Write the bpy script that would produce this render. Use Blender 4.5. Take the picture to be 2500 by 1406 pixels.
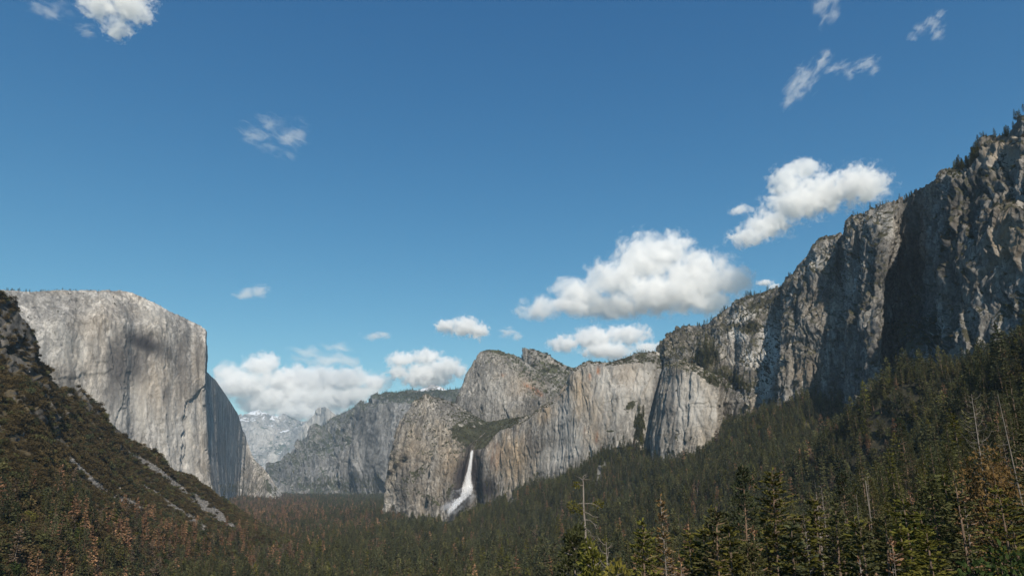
import bpy, math, random
import numpy as np
from mathutils import Vector

# ------------------------------------------------------------------ clearing
for _o in list(bpy.data.objects):
    bpy.data.objects.remove(_o)
scene = bpy.context.scene
COL = scene.collection
RNG = np.random.default_rng(7)
random.seed(7)
f32 = np.float32

# ------------------------------------------------------------------ camera
CAM = np.array([0.0, 0.0, 150.0])          # viewpoint 150 m above the valley floor
FPX = 1700.0                               # focal length in photograph pixels (24 mm lens)
PITCH = math.atan(464.0 / FPX)
CP, SP = math.cos(PITCH), math.sin(PITCH)
cam_d = bpy.data.cameras.new('camera')
cam_d.sensor_width = 36.0
cam_d.lens = FPX / 2500.0 * 36.0
cam_d.clip_start = 0.5
cam_d.clip_end = 300000.0
cam = bpy.data.objects.new('camera', cam_d)
COL.objects.link(cam)
cam.location = CAM
cam.rotation_euler = (math.pi / 2 + PITCH, 0, 0)
scene.camera = cam

# ------------------------------------------------------------------ sky and sun
SUN_EL = math.radians(42.0)
SUN_AZ = math.radians(167.0)               # from +Y (view direction) clockwise: behind the viewer, a little to the right
world = bpy.data.worlds.new('World')
scene.world = world
world.use_nodes = True
wn, wl = world.node_tree.nodes, world.node_tree.links
wn.clear()
sky = wn.new('ShaderNodeTexSky')
sky.sky_type = 'NISHITA'
sky.sun_disc = False
sky.sun_elevation = SUN_EL
sky.sun_rotation = SUN_AZ
sky.altitude = 1400.0
sky.air_density = 1.0
sky.dust_density = 0.1
sky.ozone_density = 2.0
bg = wn.new('ShaderNodeBackground')
bg.inputs['Strength'].default_value = 0.08
wo = wn.new('ShaderNodeOutputWorld')
# the film's response to the sky, the same over the whole dome: deeper red loss, lifted blue
_sep = wn.new('ShaderNodeSeparateColor'); _com = wn.new('ShaderNodeCombineColor')
wl.new(sky.outputs[0], _sep.inputs[0])
for _i, (_g_, _k_) in enumerate(((1.48, 0.371), (1.03, 0.993), (0.73, 1.645))):
    _p = wn.new('ShaderNodeMath'); _p.operation = 'POWER'; _p.inputs[1].default_value = _g_
    _q = wn.new('ShaderNodeMath'); _q.operation = 'MULTIPLY'; _q.inputs[1].default_value = _k_
    wl.new(_sep.outputs[_i], _p.inputs[0]); wl.new(_p.outputs[0], _q.inputs[0]); wl.new(_q.outputs[0], _com.inputs[_i])
wl.new(_com.outputs[0], bg.inputs[0])
wl.new(bg.outputs[0], wo.inputs[0])

sun_d = bpy.data.lights.new('sun', 'SUN')
sun_d.energy = 5.0
sun_d.angle = math.radians(0.53)
sun_d.color = (1.0, 0.915, 0.79)
sun = bpy.data.objects.new('sun', sun_d)
COL.objects.link(sun)
to_sun = Vector((math.sin(SUN_AZ) * math.cos(SUN_EL), math.cos(SUN_AZ) * math.cos(SUN_EL), math.sin(SUN_EL)))
sun.rotation_euler = to_sun.to_track_quat('Z', 'Y').to_euler()
sun.location = (300, -300, 900)

scene.view_settings.view_transform = 'Standard'
scene.view_settings.look = 'None'
scene.view_settings.exposure = 0.3
scene.view_settings.gamma = 1.0
scene.view_settings.use_curve_mapping = False
scene.render.engine = 'CYCLES'
cy = scene.cycles
cy.use_denoising = True
cy.denoiser = 'OPENIMAGEDENOISE'
cy.denoising_input_passes = 'RGB_ALBEDO_NORMAL'
cy.use_adaptive_sampling = True
cy.adaptive_threshold = 0.015
cy.max_bounces = 10
cy.diffuse_bounces = 1
cy.glossy_bounces = 1
cy.transmission_bounces = 2
cy.transparent_max_bounces = 24
cy.volume_bounces = 8
cy.volume_max_steps = 256
cy.caustics_reflective = False
cy.caustics_refractive = False

# ------------------------------------------------------------------ pixel <-> place
def at(px, py, Y):
    """Place of photograph pixel (px, py) at Y metres ahead of the viewpoint."""
    dx = (px - 1250.0) / FPX
    dy = -(py - 703.0) / FPX
    d = np.array([dx, CP - dy * SP, SP + dy * CP])
    return CAM + d * (Y / d[1])

def project(P):
    q = P - CAM
    fw = q[..., 1] * CP + q[..., 2] * SP
    up = -q[..., 1] * SP + q[..., 2] * CP
    fw = np.where(fw > 0.1, fw, 0.1)
    return 1250.0 + FPX * q[..., 0] / fw, 703.0 - FPX * up / fw

# ------------------------------------------------------------------ noise
_perm = np.random.default_rng(1234).permutation(256).astype(np.int32)
_perm = np.concatenate([_perm, _perm, _perm])
_g = np.random.default_rng(99).normal(size=(256, 3))
_g = (_g / np.linalg.norm(_g, axis=1)[:, None]).astype(f32)
_RT = np.random.default_rng(5).random((256, 6)).astype(f32)

def perlin(x, y, z, seed=0):
    x = np.asarray(x, f32) + seed * 17.31; y = np.asarray(y, f32) + seed * 5.77; z = np.asarray(z, f32) - seed * 9.13
    xi = np.floor(x); yi = np.floor(y); zi = np.floor(z)
    xf = x - xi; yf = y - yi; zf = z - zi
    xi = xi.astype(np.int32) & 255; yi = yi.astype(np.int32) & 255; zi = zi.astype(np.int32) & 255
    u = xf * xf * xf * (xf * (xf * 6 - 15) + 10)
    v = yf * yf * yf * (yf * (yf * 6 - 15) + 10)
    w = zf * zf * zf * (zf * (zf * 6 - 15) + 10)
    out = 0
    for i in (0, 1):
        wx = u if i else 1 - u
        a = _perm[xi + i]
        for j in (0, 1):
            wy = v if j else 1 - v
            b = _perm[a + yi + j]
            for k in (0, 1):
                wz = w if k else 1 - w
                g = _g[_perm[b + zi + k]]
                out = out + wx * wy * wz * (g[..., 0] * (xf - i) + g[..., 1] * (yf - j) + g[..., 2] * (zf - k))
    return out * 1.6

def fbm(x, y, z, octs=4, gain=0.5, seed=0):
    a, f, s = 1.0, 1.0, 0
    for o in range(octs):
        s = s + a * perlin(x * f, y * f, z * f, seed + o)
        a *= gain; f *= 2.03
    return s

def ridged(x, y, z, octs=3, gain=0.5, seed=0):
    a, f, s = 1.0, 1.0, 0
    for o in range(octs):
        s = s + a * (1 - 2 * np.abs(perlin(x * f, y * f, z * f, seed + o)))
        a *= gain; f *= 2.1
    return s

def cells(s, t, seed=0, tilt=0.9):
    """Faceted blocks: every point takes the tilted plane of its nearest seed. Returns (height, distance to the block's edge)."""
    s = np.asarray(s, f32) + seed * 7.7; t = np.asarray(t, f32) + seed * 3.3
    si = np.floor(s); ti = np.floor(t)
    d1 = np.full(s.shape, 9.0, f32); d2 = np.full(s.shape, 9.0, f32); h = np.zeros(s.shape, f32)
    for i in (-1, 0, 1):
        for j in (-1, 0, 1):
            ci = si + i; cj = ti + j
            k = _perm[_perm[(ci.astype(np.int32) & 255)] + (cj.astype(np.int32) & 255)]
            r = _RT[k]
            ds = s - (ci + r[..., 0]); dt = t - (cj + r[..., 1])
            d = ds * ds + dt * dt
            hv = (r[..., 2] - 0.5) * 2 + tilt * ((r[..., 3] - 0.5) * ds + (r[..., 4] - 0.5) * dt) * 2
            near = d < d1
            d2 = np.where(near, d1, np.minimum(d2, d))
            h = np.where(near, hv, h)
            d1 = np.minimum(d1, d)
    return h, np.sqrt(d2) - np.sqrt(d1)

def sstep(a, b, x):
    t = np.clip((x - a) / (b - a), 0, 1)
    return t * t * (3 - 2 * t)

# ------------------------------------------------------------------ material helpers
class NT:
    def __init__(self, mat):
        mat.use_nodes = True
        self.t = mat.node_tree; self.n = self.t.nodes; self.l = self.t.links
        self.n.clear()
        self.out = self.n.new('ShaderNodeOutputMaterial')
    def new(self, typ, **kw):
        nd = self.n.new(typ)
        for k, v in kw.items():
            setattr(nd, k, v)
        return nd
    def put(self, sock, v):
        if isinstance(v, bpy.types.NodeSocket):
            self.l.new(v, sock)
        elif v is not None:
            sock.default_value = v
    def math(self, op, a, b=None, c=None, clamp=False):
        nd = self.new('ShaderNodeMath', operation=op, use_clamp=clamp)
        self.put(nd.inputs[0], a); self.put(nd.inputs[1], b); self.put(nd.inputs[2], c)
        return nd.outputs[0]
    def vmul(self, v, k):
        nd = self.new('ShaderNodeVectorMath', operation='MULTIPLY')
        self.put(nd.inputs[0], v); nd.inputs[1].default_value = k
        return nd.outputs[0]
    def vadd(self, v, k):
        nd = self.new('ShaderNodeVectorMath', operation='ADD')
        self.put(nd.inputs[0], v); self.put(nd.inputs[1], k)
        return nd.outputs[0]
    def noise(self, vec, scale, detail=4.0, rough=0.55, dist=0.0):
        nd = self.new('ShaderNodeTexNoise')
        self.put(nd.inputs['Vector'], vec)
        nd.inputs['Scale'].default_value = scale
        nd.inputs['Detail'].default_value = detail
        nd.inputs['Roughness'].default_value = rough
        nd.inputs['Distortion'].default_value = dist
        return nd.outputs[0]
    def ramp(self, fac, stops):
        nd = self.new('ShaderNodeValToRGB')
        self.put(nd.inputs[0], fac)
        e = nd.color_ramp.elements
        while len(e) < len(stops):
            e.new(0.5)
        for i, (p, c) in enumerate(stops):
            e[i].position = p
            e[i].color = (c, c, c, 1) if isinstance(c, (int, float)) else (*c, 1)
        return nd.outputs[0]
    def sm(self, x, a, b):
        nd = self.new('ShaderNodeMapRange', interpolation_type='SMOOTHSTEP')
        self.put(nd.inputs[0], x)
        nd.inputs[1].default_value = a; nd.inputs[2].default_value = b
        return nd.outputs[0]
    def mix(self, fac, a, b, blend='MIX'):
        nd = self.new('ShaderNodeMix', data_type='RGBA', blend_type=blend)
        self.put(nd.inputs[0], fac)
        for s, v in ((nd.inputs[6], a), (nd.inputs[7], b)):
            self.put(s, (*v, 1) if isinstance(v, tuple) and len(v) == 3 else v)
        return nd.outputs[2]
    def attr(self, name):
        return self.new('ShaderNodeAttribute', attribute_name=name).outputs['Fac']
    def pos(self):
        return self.new('ShaderNodeNewGeometry').outputs['Position']
    def normal_z(self):
        s = self.new('ShaderNodeSeparateXYZ')
        self.l.new(self.new('ShaderNodeNewGeometry').outputs['Normal'], s.inputs[0])
        return s.outputs[2]
    def bump(self, h, dist, strength=1.0, prev=None):
        nd = self.new('ShaderNodeBump')
        nd.inputs['Strength'].default_value = strength
        nd.inputs['Distance'].default_value = dist
        self.put(nd.inputs['Height'], h)
        if prev is not None:
            self.put(nd.inputs['Normal'], prev)
        return nd.outputs[0]
    def surface(self, color, rough=0.9, normal=None, spec=0.2):
        b = self.new('ShaderNodeBsdfPrincipled')
        self.put(b.inputs['Base Color'], color if not (isinstance(color, tuple) and len(color) == 3) else (*color, 1))
        b.inputs['Roughness'].default_value = rough
        b.inputs['Specular IOR Level'].default_value = spec
        if normal is not None:
            self.put(b.inputs['Normal'], normal)
        self.l.new(b.outputs[0], self.out.inputs['Surface'])
        return b

def rock_material(name, scale=1.0, light=(0.46, 0.44, 0.41), mid=(0.31, 0.30, 0.295), dark=(0.17, 0.165, 0.165),
                  tan=(0.44, 0.37, 0.28), tan_amt=0.5, veg=(0.045, 0.046, 0.026), veg_lo=0.50, veg_hi=0.72,
                  streak=0.75, bump=3.0, snow=0.0, pale=0.5, grit=0.62):
    k_ = 0.80
    light, mid, dark, tan = (tuple(c * k_ for c in q_) for q_ in (light, mid, dark, tan))
    m = bpy.data.materials.new(name)
    t = NT(m)
    p = t.pos()
    S = 1.0 / scale
    big = t.noise(t.vmul(p, (1, 1, 0.45)), 0.0065 * S, 8, 0.68, 0.4)
    st = t.vmul(p, (1.0, 1.0, 0.07))
    s1 = t.noise(st, 0.05 * S, 6, 0.65, 0.3)
    s2 = t.noise(t.vadd(st, (311.0, 77.0, 9.0)), 0.016 * S, 5, 0.6, 0.4)
    fine = t.noise(p, 0.11 * S, 5, 0.7)
    col = t.ramp(big, [(0.33, dark), (0.46, mid), (0.57, light), (0.70, mid)])
    tn = t.noise(t.vadd(p, (900.0, 40.0, 10.0)), 0.006 * S, 4, 0.6)
    col = t.mix(t.math('MULTIPLY', t.sm(tn, 0.44, 0.66), tan_amt), col, tan)
    col = t.mix(t.math('MULTIPLY', t.sm(s2, 0.52, 0.68), pale), col, tuple(min(1, c * 1.22) for c in light))
    # water streaks
    col = t.mix(t.math('MULTIPLY', t.sm(s1, 0.50, 0.68), streak), col, tuple(c * 0.62 for c in dark), 'MIX')
    col = t.mix(t.math('MULTIPLY', t.sm(t.noise(t.vadd(st, (55.0, 7.0, 3.0)), 0.022 * S, 5, 0.6, 0.3), 0.55, 0.72), streak), col, dark)
    col = t.mix(grit, col, t.ramp(fine, [(0.32, 0.25), (0.48, 0.95), (0.68, 1.45)]), 'MULTIPLY')
    s3 = t.noise(t.vadd(t.vmul(p, (1.0, 1.0, 0.05)), (13.0, 400.0, 2.0)), 0.13 * S, 4, 0.6, 0.2)
    col = t.mix(0.55, col, t.ramp(s3, [(0.34, 0.50), (0.50, 1.0), (0.66, 1.35)]), 'MULTIPLY')
    # slabs and joints
    wv = t.new('ShaderNodeVectorMath', operation='MULTIPLY_ADD')
    nw = t.new('ShaderNodeTexNoise'); nw.inputs['Scale'].default_value = 0.03 * S; nw.inputs['Detail'].default_value = 3.0; t.put(nw.inputs['Vector'], p)
    t.l.new(nw.outputs['Color'], wv.inputs[0]); wv.inputs[1].default_value = (14 * scale,) * 3; t.put(wv.inputs[2], t.vmul(p, (1, 1, 0.38)))
    def vor(sc, feat):
        nd = t.new('ShaderNodeTexVoronoi', feature=feat); nd.inputs['Scale'].default_value = sc; t.put(nd.inputs['Vector'], wv.outputs[0]); return nd
    slab = vor(0.045 * S, 'F1'); slab2 = vor(0.12 * S, 'F1')
    je = vor(0.045 * S, 'DISTANCE_TO_EDGE').outputs['Distance']
    sg = t.new('ShaderNodeSeparateColor'); t.l.new(slab.outputs['Color'], sg.inputs[0])
    sg2 = t.new('ShaderNodeSeparateColor'); t.l.new(slab2.outputs['Color'], sg2.inputs[0])
    col = t.mix(0.65, col, t.ramp(sg.outputs[0], [(0.0, 0.62), (1.0, 1.32)]), 'MULTIPLY')
    col = t.mix(0.60, col, t.ramp(sg2.outputs[0], [(0.0, 0.60), (1.0, 1.38)]), 'MULTIPLY')
    joint = t.sm(je, 0.032, 0.0)
    col = t.mix(t.math('MULTIPLY', joint, 0.4), col, tuple(c * 0.4 for c in dark))
    # own colour patches
    col = t.mix(t.math('MULTIPLY', t.attr('pale'), t.sm(s1, 0.25, 0.62)), col, (0.40, 0.38, 0.35))
    col = t.mix(t.math('MULTIPLY', t.attr('warm'), t.sm(s2, 0.28, 0.62)), col, (0.27, 0.20, 0.13))
    col = t.mix(t.math('MULTIPLY', t.attr('rust'), t.sm(s1, 0.36, 0.60)), col, (0.28, 0.125, 0.06))
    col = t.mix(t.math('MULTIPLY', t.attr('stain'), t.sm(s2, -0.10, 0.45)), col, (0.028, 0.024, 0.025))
    # plants where soil can lie, and where they grow on this wall
    vn = t.noise(p, 0.045 * S, 6, 0.7)
    vf = t.math('ADD', t.normal_z(), t.math('MULTIPLY', t.math('SUBTRACT', vn, 0.5), 1.7))
    vf = t.math('ADD', vf, t.attr('veg'))
    vcol = t.mix(t.sm(t.noise(p, 0.02 * S, 3), 0.35, 0.65), tuple(c * 0.75 for c in veg), tuple(c * 1.5 for c in veg))
    vm = t.sm(vf, veg_lo, veg_hi)
    col = t.mix(vm, col, vcol)
    if snow > 0:
        sn = t.math('ADD', t.normal_z(), t.math('MULTIPLY', t.math('SUBTRACT', t.noise(p, 0.012 * S, 6, 0.65), 0.5), 1.6))
        sn = t.math('ADD', sn, t.attr('snow'))
        col = t.mix(t.sm(sn, 1.18 - snow, 1.30 - snow), col, (0.58, 0.60, 0.63))
    b1 = t.bump(t.noise(t.vmul(p, (1, 1, 0.22)), 0.07 * S, 8, 0.66), bump * 0.7 * scale, 0.8)
    b1 = t.bump(sg.outputs[0], bump * 2.4 * scale, 0.8, b1)
    b1 = t.bump(sg2.outputs[0], bump * 1.4 * scale, 0.8, b1)
    b2 = t.bump(t.noise(p, 0.3 * S, 5, 0.7), bump * 0.35 * scale, 0.8, b1)
    t.surface(col, 0.92, b2, 0.15)
    return m

# ------------------------------------------------------------------ objects
def tag(o, label=None, cat=None, group=None, kind=None):
    if label: o['label'] = label
    if cat: o['category'] = cat
    if group: o['group'] = group
    if kind: o['kind'] = kind
    return o

def grid_mesh(name, P, mat, attrs=None, smooth=True, origin=None):
    nv, nu = P.shape[:2]
    V = P.reshape(-1, 3).astype(np.float64)
    org = V.mean(0) if origin is None else np.array(origin)
    V = V - org
    i = np.arange(nv * nu, dtype=np.int32).reshape(nv, nu)
    F = np.stack([i[:-1, :-1], i[:-1, 1:], i[1:, 1:], i[1:, :-1]], -1).reshape(-1, 4)
    me = bpy.data.meshes.new(name)
    me.vertices.add(len(V)); me.vertices.foreach_set('co', V.astype(f32).ravel())
    me.loops.add(F.size); me.loops.foreach_set('vertex_index', F.ravel())
    me.polygons.add(len(F))
    me.polygons.foreach_set('loop_start', np.arange(0, F.size, 4, dtype=np.int32))
    me.polygons.foreach_set('loop_total', np.full(len(F), 4, np.int32))
    me.polygons.foreach_set('use_smooth', np.full(len(F), smooth))
    for k, a in (attrs or {}).items():
        at_ = me.attributes.new(k, 'FLOAT', 'POINT')
        at_.data.foreach_set('value', np.asarray(a, f32).ravel())
    me.update()
    me.materials.append(mat)
    o = bpy.data.objects.new(name, me)
    o.location = org
    COL.objects.link(o)
    return o

def normals_of(P):
    du = np.gradient(P, axis=1); dv = np.gradient(P, axis=0)
    n = np.cross(du, dv)
    return n / (np.linalg.norm(n, axis=2, keepdims=True) + 1e-9)

def blur(A, k):
    """Cheap box smoothing of a grid along both directions."""
    for ax in (0, 1):
        for _ in range(2):
            B = np.concatenate([np.repeat(np.take(A, [0], ax), k, ax), A, np.repeat(np.take(A, [-1], ax), k, ax)], ax)
            c = np.cumsum(B, axis=ax)
            c = np.concatenate([np.zeros_like(np.take(c, [0], ax)), c], ax)
            n = A.shape[ax]
            A = (np.take(c, range(2 * k + 1, 2 * k + 1 + n), ax) - np.take(c, range(0, n), ax)) / (2 * k + 1)
    return A

def sheet(cols, nu, nv, back=400.0, rim=None, foot=0.0, rim_Y=1e9):
    """A rock sheet through a net of (px, py, Y) columns, each from foot to rim; closed behind the rim.
    Returns the grid (rows upward, then over the rim and down the back), column lengths and the rim's row."""
    C = np.array([[at(*p) for p in c] for c in cols])          # ncol, nrow, 3
    C[:, 0, 2] -= foot
    nc, nr = C.shape[:2]
    mid = C[:, nr // 2, :]
    seg = np.linalg.norm(np.diff(C.mean(1), axis=0), axis=1)
    pxs = np.array([[p[0] for p in c] for c in cols], float).mean(1)
    seg = 0.5 * seg / seg.sum() + 0.5 * np.abs(np.diff(pxs)) / np.abs(np.diff(pxs)).sum()
    u = np.concatenate([[0], np.cumsum(seg)])
    U = np.linspace(0, u[-1], nu)
    R = np.empty((nr, nu, 3))
    for r in range(nr):
        for k in range(3):
            R[r, :, k] = np.interp(U, u, C[:, r, k])
    # rows
    h = np.linalg.norm(np.diff(C, axis=1), axis=2).mean(0)
    w = np.concatenate([[0], np.cumsum(h)])
    nback = max(10, nv // 12)
    V = np.linspace(0, w[-1], nv)
    G = np.empty((nv, nu, 3))
    for k in range(3):
        for j in range(nu):
            G[:, j, k] = np.interp(V, w, R[:, j, k])
    if rim is not None:
        rp = np.array(rim, float)
        ppx, ppy = project(G[-1])
        tgt = np.interp(ppx, rp[:, 0], rp[:, 1])
        inside = (ppx >= rp[0, 0] - 3) & (ppx <= rp[-1, 0] + 3) & (G[-1, :, 1] < rim_Y)
        dz = np.where(inside, (ppy - tgt) / FPX * G[-1, :, 1] * 1.04, 0)
        a = np.clip((V - w[-2]) / (w[-1] - w[-2]), 0, 1)[:, None]
        G[:, :, 2] += a * dz[None, :]
    # over the top and down behind
    out = G[-1] - CAM; out[:, 2] = 0
    out /= np.linalg.norm(out, axis=1)[:, None]
    B = []
    for q in np.linspace(0, 1, nback)[1:]:
        b = G[-1] + out * back * q
        b[:, 2] = G[-1, :, 2] * 1.0 - back * (0.10 * q + 0.75 * q ** 3)
        B.append(b)
    last = B[-1].copy(); last[:, 2] = -60
    B.append(last)
    P = np.concatenate([G, np.array(B)], 0)
    d = np.linalg.norm(np.diff(P[nv // 2], axis=0), axis=1)
    s = np.concatenate([[0], np.cumsum(d)])
    return P, s, nv

def rough_rock(P, s, nv, levels, fb=(), cracks=(), seed=0, smooth=0, warp=40.0, ledge=None, amp_map=None):
    """Break a sheet into blocks: levels = (amp, width, height, tilt); fb = (amp, wavelength, vertical stretch); cracks = (amp, width, height)."""
    if smooth:
        P = np.concatenate([blur(P[:nv], smooth), P[nv:]], 0)
    n = normals_of(P)
    n = blur(n, 6); n /= np.linalg.norm(n, axis=2, keepdims=True) + 1e-9
    c = P - CAM
    flip = np.sign(-(n[:nv] * c[:nv]).sum(2).mean())
    n = n * flip
    S = np.broadcast_to(s[None, :], P.shape[:2]); Z = P[..., 2]
    x, y, z = (P[..., k] for k in range(3))
    ws = S + warp * perlin(x / (warp * 3), y / (warp * 3), z / (warp * 3), seed + 3) + warp * 0.12 * perlin(x / warp, y / warp, z / warp, seed + 13)
    wz = Z + warp * perlin(x / (warp * 3), y / (warp * 3), z / (warp * 3), seed + 8) + warp * 0.2 * perlin(x / warp, y / warp, z / warp, seed + 18)
    D = np.zeros(P.shape[:2], f32)
    for i, (amp, wd, ht, tilt) in enumerate(levels):
        hgt, edge = cells(ws / wd, wz / ht, seed * 3 + i + 1, tilt)
        D += amp * hgt - amp * 0.12 * (1 - sstep(0.0, 0.10, edge))
    for i, (amp, wl_, st) in enumerate(fb):
        D += amp * fbm(x / wl_, y / wl_, z / (wl_ * st), 4, 0.55, seed + 20 + i * 5)
    for i, (amp, wd, ht) in enumerate(cracks):
        _, r = cells(ws / wd, wz / ht, seed * 3 + 40 + i)
        D -= amp * (1 - sstep(0.0, 0.10, r)) * sstep(-0.15, 0.25, perlin(x / 220, y / 220, z / 220, seed + 90 + i))
    if ledge:
        amp, step = ledge
        q = (wz / step) % 1.0
        D += amp * (0.5 - q) * sstep(-0.1, 0.35, perlin(x / 300, y / 300, z / 200, seed + 70))
    if amp_map is not None: D = D * amp_map
    # fade towards the far foot of the back
    m = np.ones(P.shape[0]); e = max(4, int(nv * 0.07)); m[nv - e:nv] = np.linspace(1, 0.4, e); m[nv:] = np.linspace(0.4, 0, P.shape[0] - nv)
    Q = P + n * (D * m[:, None])[..., None]
    Q[..., 2] += (0.30 * D * m[:, None])
    return Q

def blobs(P, spec, mask_noise=None):
    """Patch strengths on a sheet from (px, py, rx, ry, amount[, angle]) marks."""
    px, py = project(P)
    A = np.zeros(P.shape[:2])
    for b in spec:
        ang = math.radians(b[5]) if len(b) > 5 else 0.0
        dx, dy = px - b[0], py - b[1]
        ex = (dx * math.cos(ang) + dy * math.sin(ang)) / b[2]
        ey = (-dx * math.sin(ang) + dy * math.cos(ang)) / b[3]
        A = np.maximum(A, b[4] * (1 - sstep(0.15, 1.25, np.sqrt(ex * ex + ey * ey)))) if b[4] > 0 else A + b[4] * (1 - sstep(0.15, 1.25, np.sqrt(ex * ex + ey * ey)))
    return A

def line_mask(px, py, lines):
    A = np.zeros(px.shape)
    for pts in lines:
        for (x0, y0, w0), (x1, y1, w1) in zip(pts[:-1], pts[1:]):
            dx, dy = x1 - x0, y1 - y0
            q = np.clip(((px - x0) * dx + (py - y0) * dy) / (dx * dx + dy * dy), 0, 1)
            d = np.hypot(px - x0 - q * dx, py - y0 - q * dy) / (w0 + (w1 - w0) * q)
            A = np.maximum(A, 1 - sstep(0.5, 1.1, d))
    return A
# ================================================================== the ground
gp = []
def G_(px, py, Y, drop=0.0):
    q = at(px, py, Y); gp.append((q[0], q[1], q[2] - drop))
for x, y, z in [(0, 0, 147.5), (-12, 0, 148), (12, 0, 150), (0, -60, 165), (-60, -60, 150), (60, -60, 185),
                (0, 30, 132), (0, 110, 101), (0, 300, 70), (0, 700, 27), (0, 1100, 6), (0, 1600, 0), (200, 1700, 8),
                (-120, 110, 92), (-150, 300, 62), (-250, 700, 22), (-350, 1200, 2), (-300, 2000, 0), (-700, 2000, 0),
                (-800, 3000, 0), (-1500, 3300, 2), (-500, 3000, 0), (-600, 4500, 0), (-1300, 4500, 2), (-1500, 6000, 5), (-2500, 8000, 20), (-600, 6000, 5), (-3500, 12000, 60),
                (60, 110, 112), (70, 200, 100), (120, 420, 78), (200, 800, 45), (300, 1200, 40),
                (120, 110, 128), (170, 260, 138), (260, 110, 165), (330, 330, 205), (420, 600, 240), (480, 900, 250), (120, -60, 215), (600, 100, 330), (700, 500, 380),
                (-2500, 2000, 100), (-1500, 700, 350), (-600, 0, 150), (-900, -500, 250), (900, -500, 350), (2000, 1500, 300), (2500, 4000, 200), (5000, 9000, 200), (0, 15000, 100),
                (-6000, 6000, 150), (-8000, 15000, 200), (4000, 20000, 200), (-4000, 25000, 200), (9000, 25000, 300), (-15000, 25000, 300)]:
    gp.append((x, y, z))
# foot of the fall and of the walls, tree height taken off
for a in [(1150, 1262, 2650, 5), (1000, 1262, 2820, 12), (940, 1245, 2950, 15), (1090, 1270, 2690, 8), (1190, 1232, 2700, 5), (1225, 1226, 2600, 8),
          (1290, 1180, 2480, 16), (1345, 1165, 2380, 20), (1405, 1142, 2290, 22), (1460, 1102, 2220, 22), (1505, 1066, 2170, 22),
          (1560, 1092, 2110, 22), (1590, 1120, 1970, 20), (1650, 1106, 1880, 20), (1745, 1070, 1840, 20), (1810, 1020, 1850, 20), (1865, 1005, 1790, 22),
          (1890, 974, 1720, 22), (1970, 965, 1600, 22), (2020, 995, 1500, 22), (2065, 1060, 1320, 22), (2125, 1010, 1250, 22), (2200, 950, 1150, 22),
          (2300, 930, 1000, 22), (2400, 880, 920, 22), (2500, 830, 850, 22), (2650, 780, 760, 22),
          (1400, 1260, 1500, 20), (1300, 1300, 1500, 20), (1600, 1200, 1400, 22), (1800, 1150, 1300, 22), (1950, 1120, 1150, 22), (2150, 1120, 850, 24), (1800, 1250, 700, 24),
          (1600, 1300, 800, 24), (2350, 1080, 560, 24), (2000, 1250, 480, 25)]:
    G_(*a)
LEFT_FOOT = [(-250, 1560, 330), (0, 1500, 380), (100, 1480, 430), (200, 1450, 560), (300, 1420, 700), (400, 1400, 850), (500, 1380, 1000), (620, 1350, 1250), (720, 1330, 1500)]
for a in LEFT_FOOT:
    G_(*a, 14)
gp = np.array(gp)
def _tk(r2):
    return 0.5 * r2 * np.log(r2 + 1e-9)
_sc = 1000.0
_X = gp[:, :2] / _sc
_K = _tk(((_X[:, None] - _X[None]) ** 2).sum(-1)) + np.eye(len(_X)) * 2e-4
_A = np.block([[_K, np.c_[np.ones(len(_X)), _X]], [np.c_[np.ones(len(_X)), _X].T, np.zeros((3, 3))]])
_w = np.linalg.solve(_A, np.r_[gp[:, 2], 0, 0, 0])
def ground_z(x, y):
    x = np.asarray(x, float) / _sc; y = np.asarray(y, float) / _sc
    z = _w[-3] + _w[-2] * x + _w[-1] * y
    for i in range(len(_X)):
        z = z + _w[i] * _tk((x - _X[i, 0]) ** 2 + (y - _X[i, 1]) ** 2)
    return z
def ground_full(x, y):
    z = ground_z(x, y)
    r = np.hypot(x, y)
    far = sstep(14000, 26000, r)
    z = z * (1 - far) + 150 * far
    return z + sstep(40, 250, r) * 3.5 * fbm(x / 120, y / 120, 0 * x, 4, 0.5, 60)

NA, NR = 420, 330
ang = np.radians(np.linspace(-105, 105, NA))
rad = np.concatenate([[0.5], np.geomspace(4, 60000, NR - 1)])
gx = rad[:, None] * np.sin(ang)[None]; gy = rad[:, None] * np.cos(ang)[None]
gz = ground_full(gx, gy)
GP = np.stack([gx, gy, gz], -1)
m = bpy.data.materials.new('forest_floor')
t = NT(m)
p = t.pos()
c = t.ramp(t.noise(p, 0.03, 6, 0.65), [(0.3, (0.022, 0.02, 0.012)), (0.5, (0.04, 0.036, 0.022)), (0.7, (0.07, 0.058, 0.036))])
c = t.mix(t.math('MULTIPLY', t.attr('scree'), t.sm(t.noise(p, 0.08, 4), 0.3, 0.55)), c, (0.16, 0.155, 0.145))
t.surface(c, 0.95, t.bump(t.noise(p, 0.25, 5, 0.7), 1.5))
_gpx, _gpy = project(GP)
gscree = line_mask(_gpx, _gpy, [[(1480, 1125, 8), (1462, 1150, 14), (1462, 1180, 6)], [(1240, 1225, 18), (1270, 1220, 6)]]) * (GP[..., 1] > 300)
ground = grid_mesh('ground', GP, m, {'scree': gscree}, origin=(0, 0, 0))
tag(ground, 'forest floor of the valley and its lower slopes', kind='structure')

# ================================================================== rock walls
MASS = {}
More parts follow.
